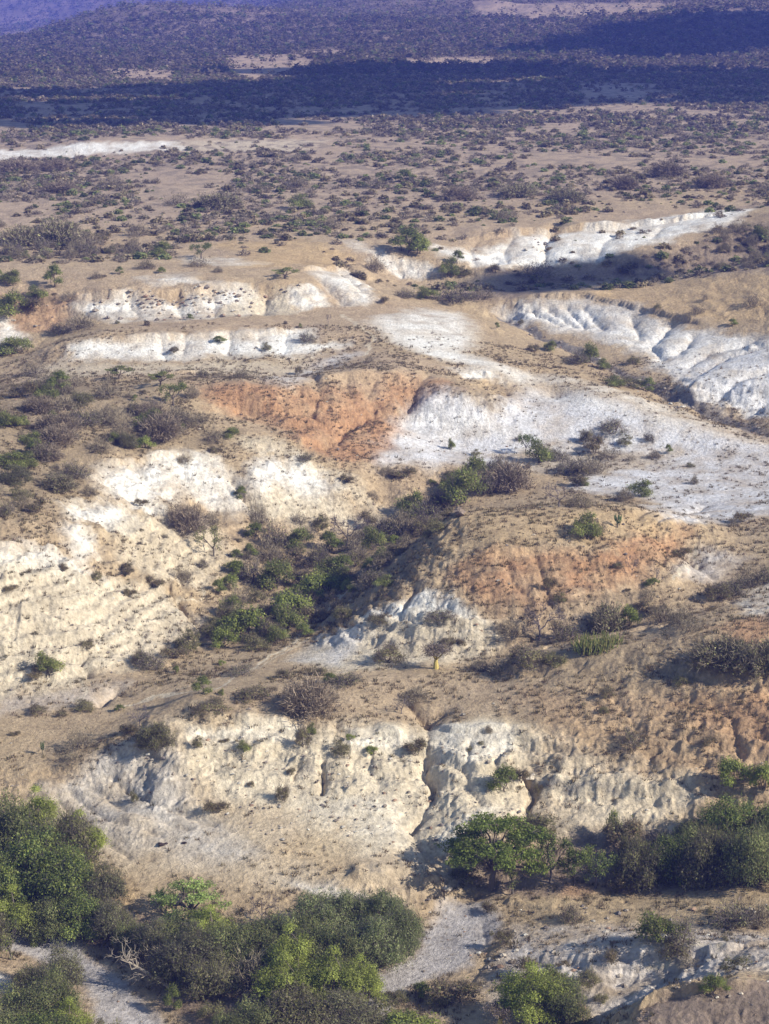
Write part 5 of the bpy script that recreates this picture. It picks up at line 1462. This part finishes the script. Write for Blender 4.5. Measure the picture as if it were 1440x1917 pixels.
# stones and clods: thick below the cliffs, thin elsewhere
spots_ = []
a, r = scatter(98, 230, 60, 12.8)
x, y = r * np.sin(a), r * np.cos(a)
fi = np.clip(np.interp(r, rows, np.arange(NRW)).astype(int), 0, NRW - 1); fj = np.clip(np.interp(a, cols, np.arange(NCL)).astype(int), 0, NCL - 1)
ok = NR.rand(len(a)) < (.10 + .7 * STEEP[fi, fj]) * np.clip(.3 + 2.0 * fbm(x, y, 6, 3, .6, 95.0), 0, 1)
for xx, yy in zip(x[ok], y[ok]):
    spots_.append((xx, yy, .05 + .17 * NR.rand() ** 3))
for pts, dens, s0, s1 in (([(150, 560), (330, 550), (470, 535), (480, 590), (330, 600), (160, 600)], 45, .15, .6), ([(460, 535), (560, 530), (560, 548), (460, 555)], 60, .15, .5), ([(250, 555), (450, 545), (440, 575), (260, 580)], 60, .2, .65),
                          ([(0, 560), (130, 570), (110, 620), (40, 620)], 30, .15, .4), ([(945, 590), (1100, 660), (1200, 700), (1300, 755), (1430, 800), (1430, 822), (1250, 765), (1100, 685), (980, 625)], 26, .12, .45),
                          ([(600, 700), (860, 710), (800, 760), (640, 860), (560, 830)], 6, .1, .3), ([(950, 485), (1040, 470), (1040, 435), (1000, 440)], 30, .15, .45), ([(720, 1650), (830, 1660), (840, 1690), (760, 1700)], 120, .06, .3),
                          ([(880, 1740), (960, 1720), (1000, 1790), (900, 1850), (870, 1830)], 130, .06, .28), ([(540, 1425), (680, 1435), (680, 1455), (540, 1450)], 150, .06, .25), ([(280, 1370), (340, 1400), (350, 1490), (250, 1480)], 120, .06, .25),
                          ([(740, 1700), (925, 1690), (930, 1750), (880, 1810), (740, 1850)], 90, .04, .14), ([(340, 1360), (960, 1390), (960, 1560), (560, 1600), (340, 1500)], 110, .05, .22), ([(60, 1740), (160, 1770), (330, 1917), (200, 1917), (120, 1800)], 60, .04, .12),
                          ([(950, 1700), (1440, 1690), (1440, 1917), (950, 1917)], 70, .05, .25), ([(0, 1090), (350, 1140), (280, 1250), (0, 1300)], 50, .05, .22), ([(640, 1150), (900, 1150), (940, 1190), (640, 1250)], 60, .05, .2)):
    pl = map_poly(pts); lo, hi = pl.min(0), pl.max(0); ra, rb = exp(lo[1]), exp(hi[1])
    n = int((hi[0] - lo[0]) / 2 * (rb * rb - ra * ra) / 100 * dens)
    r = np.sqrt(ra * ra + (rb * rb - ra * ra) * NR.rand(n)); a = lo[0] + (hi[0] - lo[0]) * NR.rand(n)
    ok = poly_dist(pl, a, np.log(r)) < 0
    for rr_, aa_ in zip(r[ok], a[ok]):
        spots_.append((rr_ * sin(aa_), rr_ * cos(aa_), s0 + (s1 - s0) * NR.rand() ** 2.5))
sp = np.array(spots_)
bag = []
for s in range(8):
    m = (np.arange(len(sp)) % 8) == s
    v, f = pebble(np.random.RandomState(500 + s), 1.0)
    c = np.tile(np.array([(.48, .43, .35), (.26, .22, .18), (.36, .30, .23), (.18, .155, .14), (.42, .36, .28), (.55, .51, .43), (.23, .19, .15), (.33, .22, .15)][s]), (len(v), 1))
    bag.append(stamp((v, f, c), sp[m, 0], sp[m, 1], land_z(sp[m, 0], sp[m, 1]) + sp[m, 2] * .15, sp[m, 2], sp[m, 2], rsf, .8 + .4 * rsf.rand(m.sum(), 1) * np.ones(3)))
V, F, C = cat3(bag)
tag(link('rubble', raw_mesh('rubble', V, F, [m_stone], C)), kind='stuff')
print('stones', len(sp))


# ------------------------------------------------------------------ one-of-a-kind things
def place(o, px, py, rot=0, dz=-.03):
    x, y = ground_at(px, py)
    o.location = (x, y, float(land_z(x, y)) + dz)
    o.rotation_euler = (0, 0, rot)
    return sqrt(x * x + y * y + 58 ** 2) / FPX


def rooted(name, parts, label, cat, px, py, rot=0, wpx=None, w0=1.0):
    o = bpy.data.objects.new(name, None); COL.objects.link(o)
    for (pn, soup, mat) in parts:
        link(pn, raw_mesh(pn, soup[0], soup[1], [mat], soup[2]), o)
    m = place(o, px, py, rot)
    if wpx:
        s = wpx * m / w0
        o.scale = (s, s, s)
    tag(o, label, cat)
    return o


# fat yellow-stemmed tree on the plateau
def bottle_tree(seed):
    rs = np.random.RandomState(seed)
    yel = (.50, .40, .13)
    tr = [tube([(0, 0, -.2), (.02, 0, .25), (0, 0, .6), (.03, 0, .85)], [.24, .21, .16, .12], yel, 9)]
    tips = []
    for i in range(9):
        a = i * 2.4; q = sqrt((i + .6) / 9)
        e = np.array([cos(a) * q * 1.0, sin(a) * q * 1.0, 1.5 + .25 * (1 - q)])
        tr.append(tube(bent(rs, [.02, 0, .7], e, 5, .05, .2), np.linspace(.07, .02, 5), np.array(yel) * (.7 if i % 2 else .5), 5))
        tips.append(e)
    tips = np.array(tips)
    n = 1500
    j = rs.randint(0, 9, n); b = tips[j] + rs.randn(n, 3) * np.array([.27, .27, .11])
    cr = [sliver(b, unit(rs.randn(n, 3) + np.array([0, 0, .6])), .16 + .2 * rs.rand(n), .03 + .02 * rs.rand(n), shade(rs, n, [(.20, .16, .14), (.15, .12, .12), (.23, .18, .12)], .2), rs)]
    m = 500
    b2 = b[rs.randint(0, n, m)]
    cr.append(leafcards(b2 + rs.randn(m, 3) * .05, .06 + .05 * rs.rand(m), shade(rs, m, [(.17, .15, .08)], .2), rs))
    return cat3(tr), cat3(cr)


t_, c_ = bottle_tree(71)
rooted('yellow_stemmed_tree', [('trunk', t_, m_bark), ('crown', c_, m_twig)], 'small flat-crowned tree with thick yellow trunk on the plateau edge', 'tree', 816, 1254, 0, 60, 2.5)
t2, c2 = bottle_tree(72)
rooted('yellow_stemmed_tree', [('trunk', t2, m_bark), ('crown', c2, m_twig)], 'scraggly tree with bright yellow trunk at the lower edge beside green bush', 'tree', 936, 1925, 1.0, 62, 2.5)
sc_ = spear_clump(73, 3.4, 1.25, 230, [(.20, .22, .06), (.15, .18, .05), (.26, .24, .09)])
rooted('spear_leaved_clump', [('stems', sc_, m_bark)], 'yellow-green clump of upright succulent stems on the slope crest', 'succulent', 1118, 1216, .25, 92, 3.4)


# fallen dead tree over the track
def dead_tree():
    rs = np.random.RandomState(81)
    col = (.27, .23, .18)
    tr = [tube([(0, 0, .1), (-.8, .1, .55), (-1.6, .1, 1.0), (-2.5, .2, 1.45), (-3.2, .1, 1.95)], [.17, .15, .13, .10, .07], col, 7)]
    br = []
    starts = [((-1.6, .1, 1.0), 6), ((-2.5, .2, 1.45), 7), ((-3.2, .1, 1.95), 7), ((-.8, .1, .55), 2)]
    for s, k in starts:
        for i in range(k):
            d = unit(np.array([-1.0 + rs.randn() * .6, rs.randn() * .7, .3 + rs.randn() * .8]))
            L = .7 + .9 * rs.rand()
            e = np.array(s) + d * L; e[2] = max(e[2], .1)
            br.append(tube(bent(rs, s, e, 5, .09, .1), np.linspace(.05, .02, 5), col, 5))
            for q in range(4):
                e2 = e + unit(d + rs.randn(3) * .8) * (.3 + .5 * rs.rand()); e2[2] = max(e2[2], .05)
                br.append(tube(bent(rs, e, e2, 4, .1), np.linspace(.022, .008, 4), np.array(col) * .85, 4))
    return cat3(tr), cat3(br)


t_, c_ = dead_tree()
rooted('dead_tree', [('trunk', t_, m_bark), ('branches', c_, m_bark)], 'pale fallen dead tree leaning over the sandy track', 'dead tree', 320, 1850, -.15, 118, 4.6)
# two dark boulders on the pale apron and the pale block at the river corner
for (px, py, wp, col, lb) in ((303, 1582, 17, (.045, .032, .028), 'larger dark rock lying on the pale apron below the bluff'),
                              (345, 1579, 11, (.05, .035, .03), 'smaller dark rock lying on the pale apron below the bluff'),
                              (835, 1668, 28, (.40, .34, .27), 'pale tan boulder at the corner where the riverbed bends'),
                              (994, 1452, 22, (.46, .40, .31), 'blocky cream boulder at the head of the narrow gully'),
                              (860, 968, 26, (.20, .155, .12), 'dark rock stack at the left tip of the orange hill')):
    rs = np.random.RandomState(int(px))
    vs, fs, n = [], [], 0
    for k in range(4):
        v, f = pebble(rs, .5 if k == 0 else .32)
        v = v + (np.array([rs.randn() * .3, rs.randn() * .25, .12 + .1 * k]) if k else np.array([0, 0, .18]))
        vs.append(v); fs.append(f + n); n += len(v)
    V = np.concatenate(vs); F = np.concatenate(fs)
    o = link('boulder', raw_mesh('boulder', V, F, [m_stone], np.tile(np.array(col), (len(V), 1))))
    m = place(o, px, py, rs.rand() * 3)
    s = wp * m / 1.25
    o.scale = (s, s, s * (1.5 if px == 860 else .85))
    tag(o, lb, 'rock')

# ------------------------------------------------------------------ clouds out of the picture, which shade parts of the land
m_cloud, nt, bs = new_mat('cloud_white')
bs.inputs['Base Color'].default_value = (.85, .86, .88, 1); bs.inputs['Roughness'].default_value = 1
cn = nt.nodes.new('ShaderNodeTexNoise'); cn.inputs['Scale'].default_value = .02
cb = nt.nodes.new('ShaderNodeBump'); cb.inputs['Strength'].default_value = .5; cb.inputs['Distance'].default_value = 8
nt.links.new(cn.outputs[0], cb.inputs['Height']); nt.links.new(cb.outputs[0], bs.inputs['Normal'])


def cloud(poly, alt, cell, thick, label):
    """a billowy cloud bank whose shadow covers the given outline of land"""
    g = np.array([ground_at(px, py) for px, py in poly])
    zg = float(land_z(g[:, 0], g[:, 1]).mean())
    t = (alt - zg) / SDIR[2]
    g = g + SDIR[:2] * t
    lo, hi = g.min(0), g.max(0)
    rs = np.random.RandomState(int(alt))
    nx, ny = int((hi[0] - lo[0]) / cell) + 1, int((hi[1] - lo[1]) / cell) + 1
    X, Y = np.meshgrid(lo[0] + np.arange(nx) * cell, lo[1] + np.arange(ny) * cell)
    d = poly_dist(g, X + 1.2 * cell * noise(X / 60, Y / 60), Y + 1.2 * cell * noise(X / 60 + 9, Y / 60))
    bm_v, bm_f, n = [], [], 0
    import bmesh
    b = bmesh.new(); bmesh.ops.create_icosphere(b, subdivisions=2, radius=1.0)
    iv = np.array([v.co[:] for v in b.verts]); if_ = np.array([[v.index for v in f.verts] for f in b.faces]); b.free()
    for i in range(ny):
        for j in range(nx):
            if d[i, j] < -cell * .25 and not (d[i, j] > -cell * 1.2 and rs.rand() < .35) and (cell < 15 or noise(np.array(X[i, j] / 45), np.array(Y[i, j] / 45)) < .34):
                s = cell * (.75 + .35 * rs.rand())
                v = iv * (1 + .12 * rs.randn(len(iv), 1)) * np.array([s, s, thick * (.7 + .5 * rs.rand())])
                bm_v.append(v + np.array([X[i, j] + rs.randn() * cell * .2, Y[i, j] + rs.randn() * cell * .2, alt + rs.randn() * thick * .2])); bm_f.append(if_ + n); n += len(v)
    o = link('cloud', raw_mesh('cloud', np.concatenate(bm_v), np.concatenate(bm_f), [m_cloud], smooth=True))
    tag(o, kind='structure')
    return o


cloud([(-260, 232), (0, 240), (200, 236), (450, 226), (700, 224), (1000, 206), (1300, 196), (1700, 200), (1700, 136), (1250, 136), (1150, 122), (820, 116), (700, 118), (560, 120), (430, 140), (330, 156), (200, 164), (0, 172), (-260, 172)], 330, 20, 14, 'a')
cloud([(1020, 62), (1200, 50), (1300, 30), (1700, 16), (1700, 112), (1250, 112), (1080, 100)], 420, 34, 20, 'b')
cloud([(880, 556), (930, 522), (1060, 510), (1160, 503), (1230, 496), (1220, 520), (1160, 534), (1020, 554)], 240, 7, 6, 'c')  # unseen small cloud, added and shaped to darken the valley floor

# ------------------------------------------------------------------ air
hz = bpy.data.objects.new('haze', None)
hv = [(x, y, z) for x in (-5200, 5200) for y in (-200, 8600) for z in (-12, 150)]
hf = [(0, 1, 3, 2), (4, 6, 7, 5), (0, 4, 5, 1), (2, 3, 7, 6), (0, 2, 6, 4), (1, 5, 7, 3)]
bpy.data.objects.remove(hz)
m_air = bpy.data.materials.new('air'); m_air.use_nodes = True
nt = m_air.node_tree; nt.nodes.clear()
pv = nt.nodes.new('ShaderNodeVolumePrincipled'); om = nt.nodes.new('ShaderNodeOutputMaterial')
pv.inputs['Color'].default_value = (.16, .215, .97, 1)
pv.inputs['Density'].default_value = .00035
pv.inputs['Anisotropy'].default_value = .0
nt.links.new(pv.outputs[0], om.inputs['Volume'])
hz = link('haze', raw_mesh('haze', np.array(hv, float), np.array(hf), [m_air]))
tag(hz, kind='stuff')
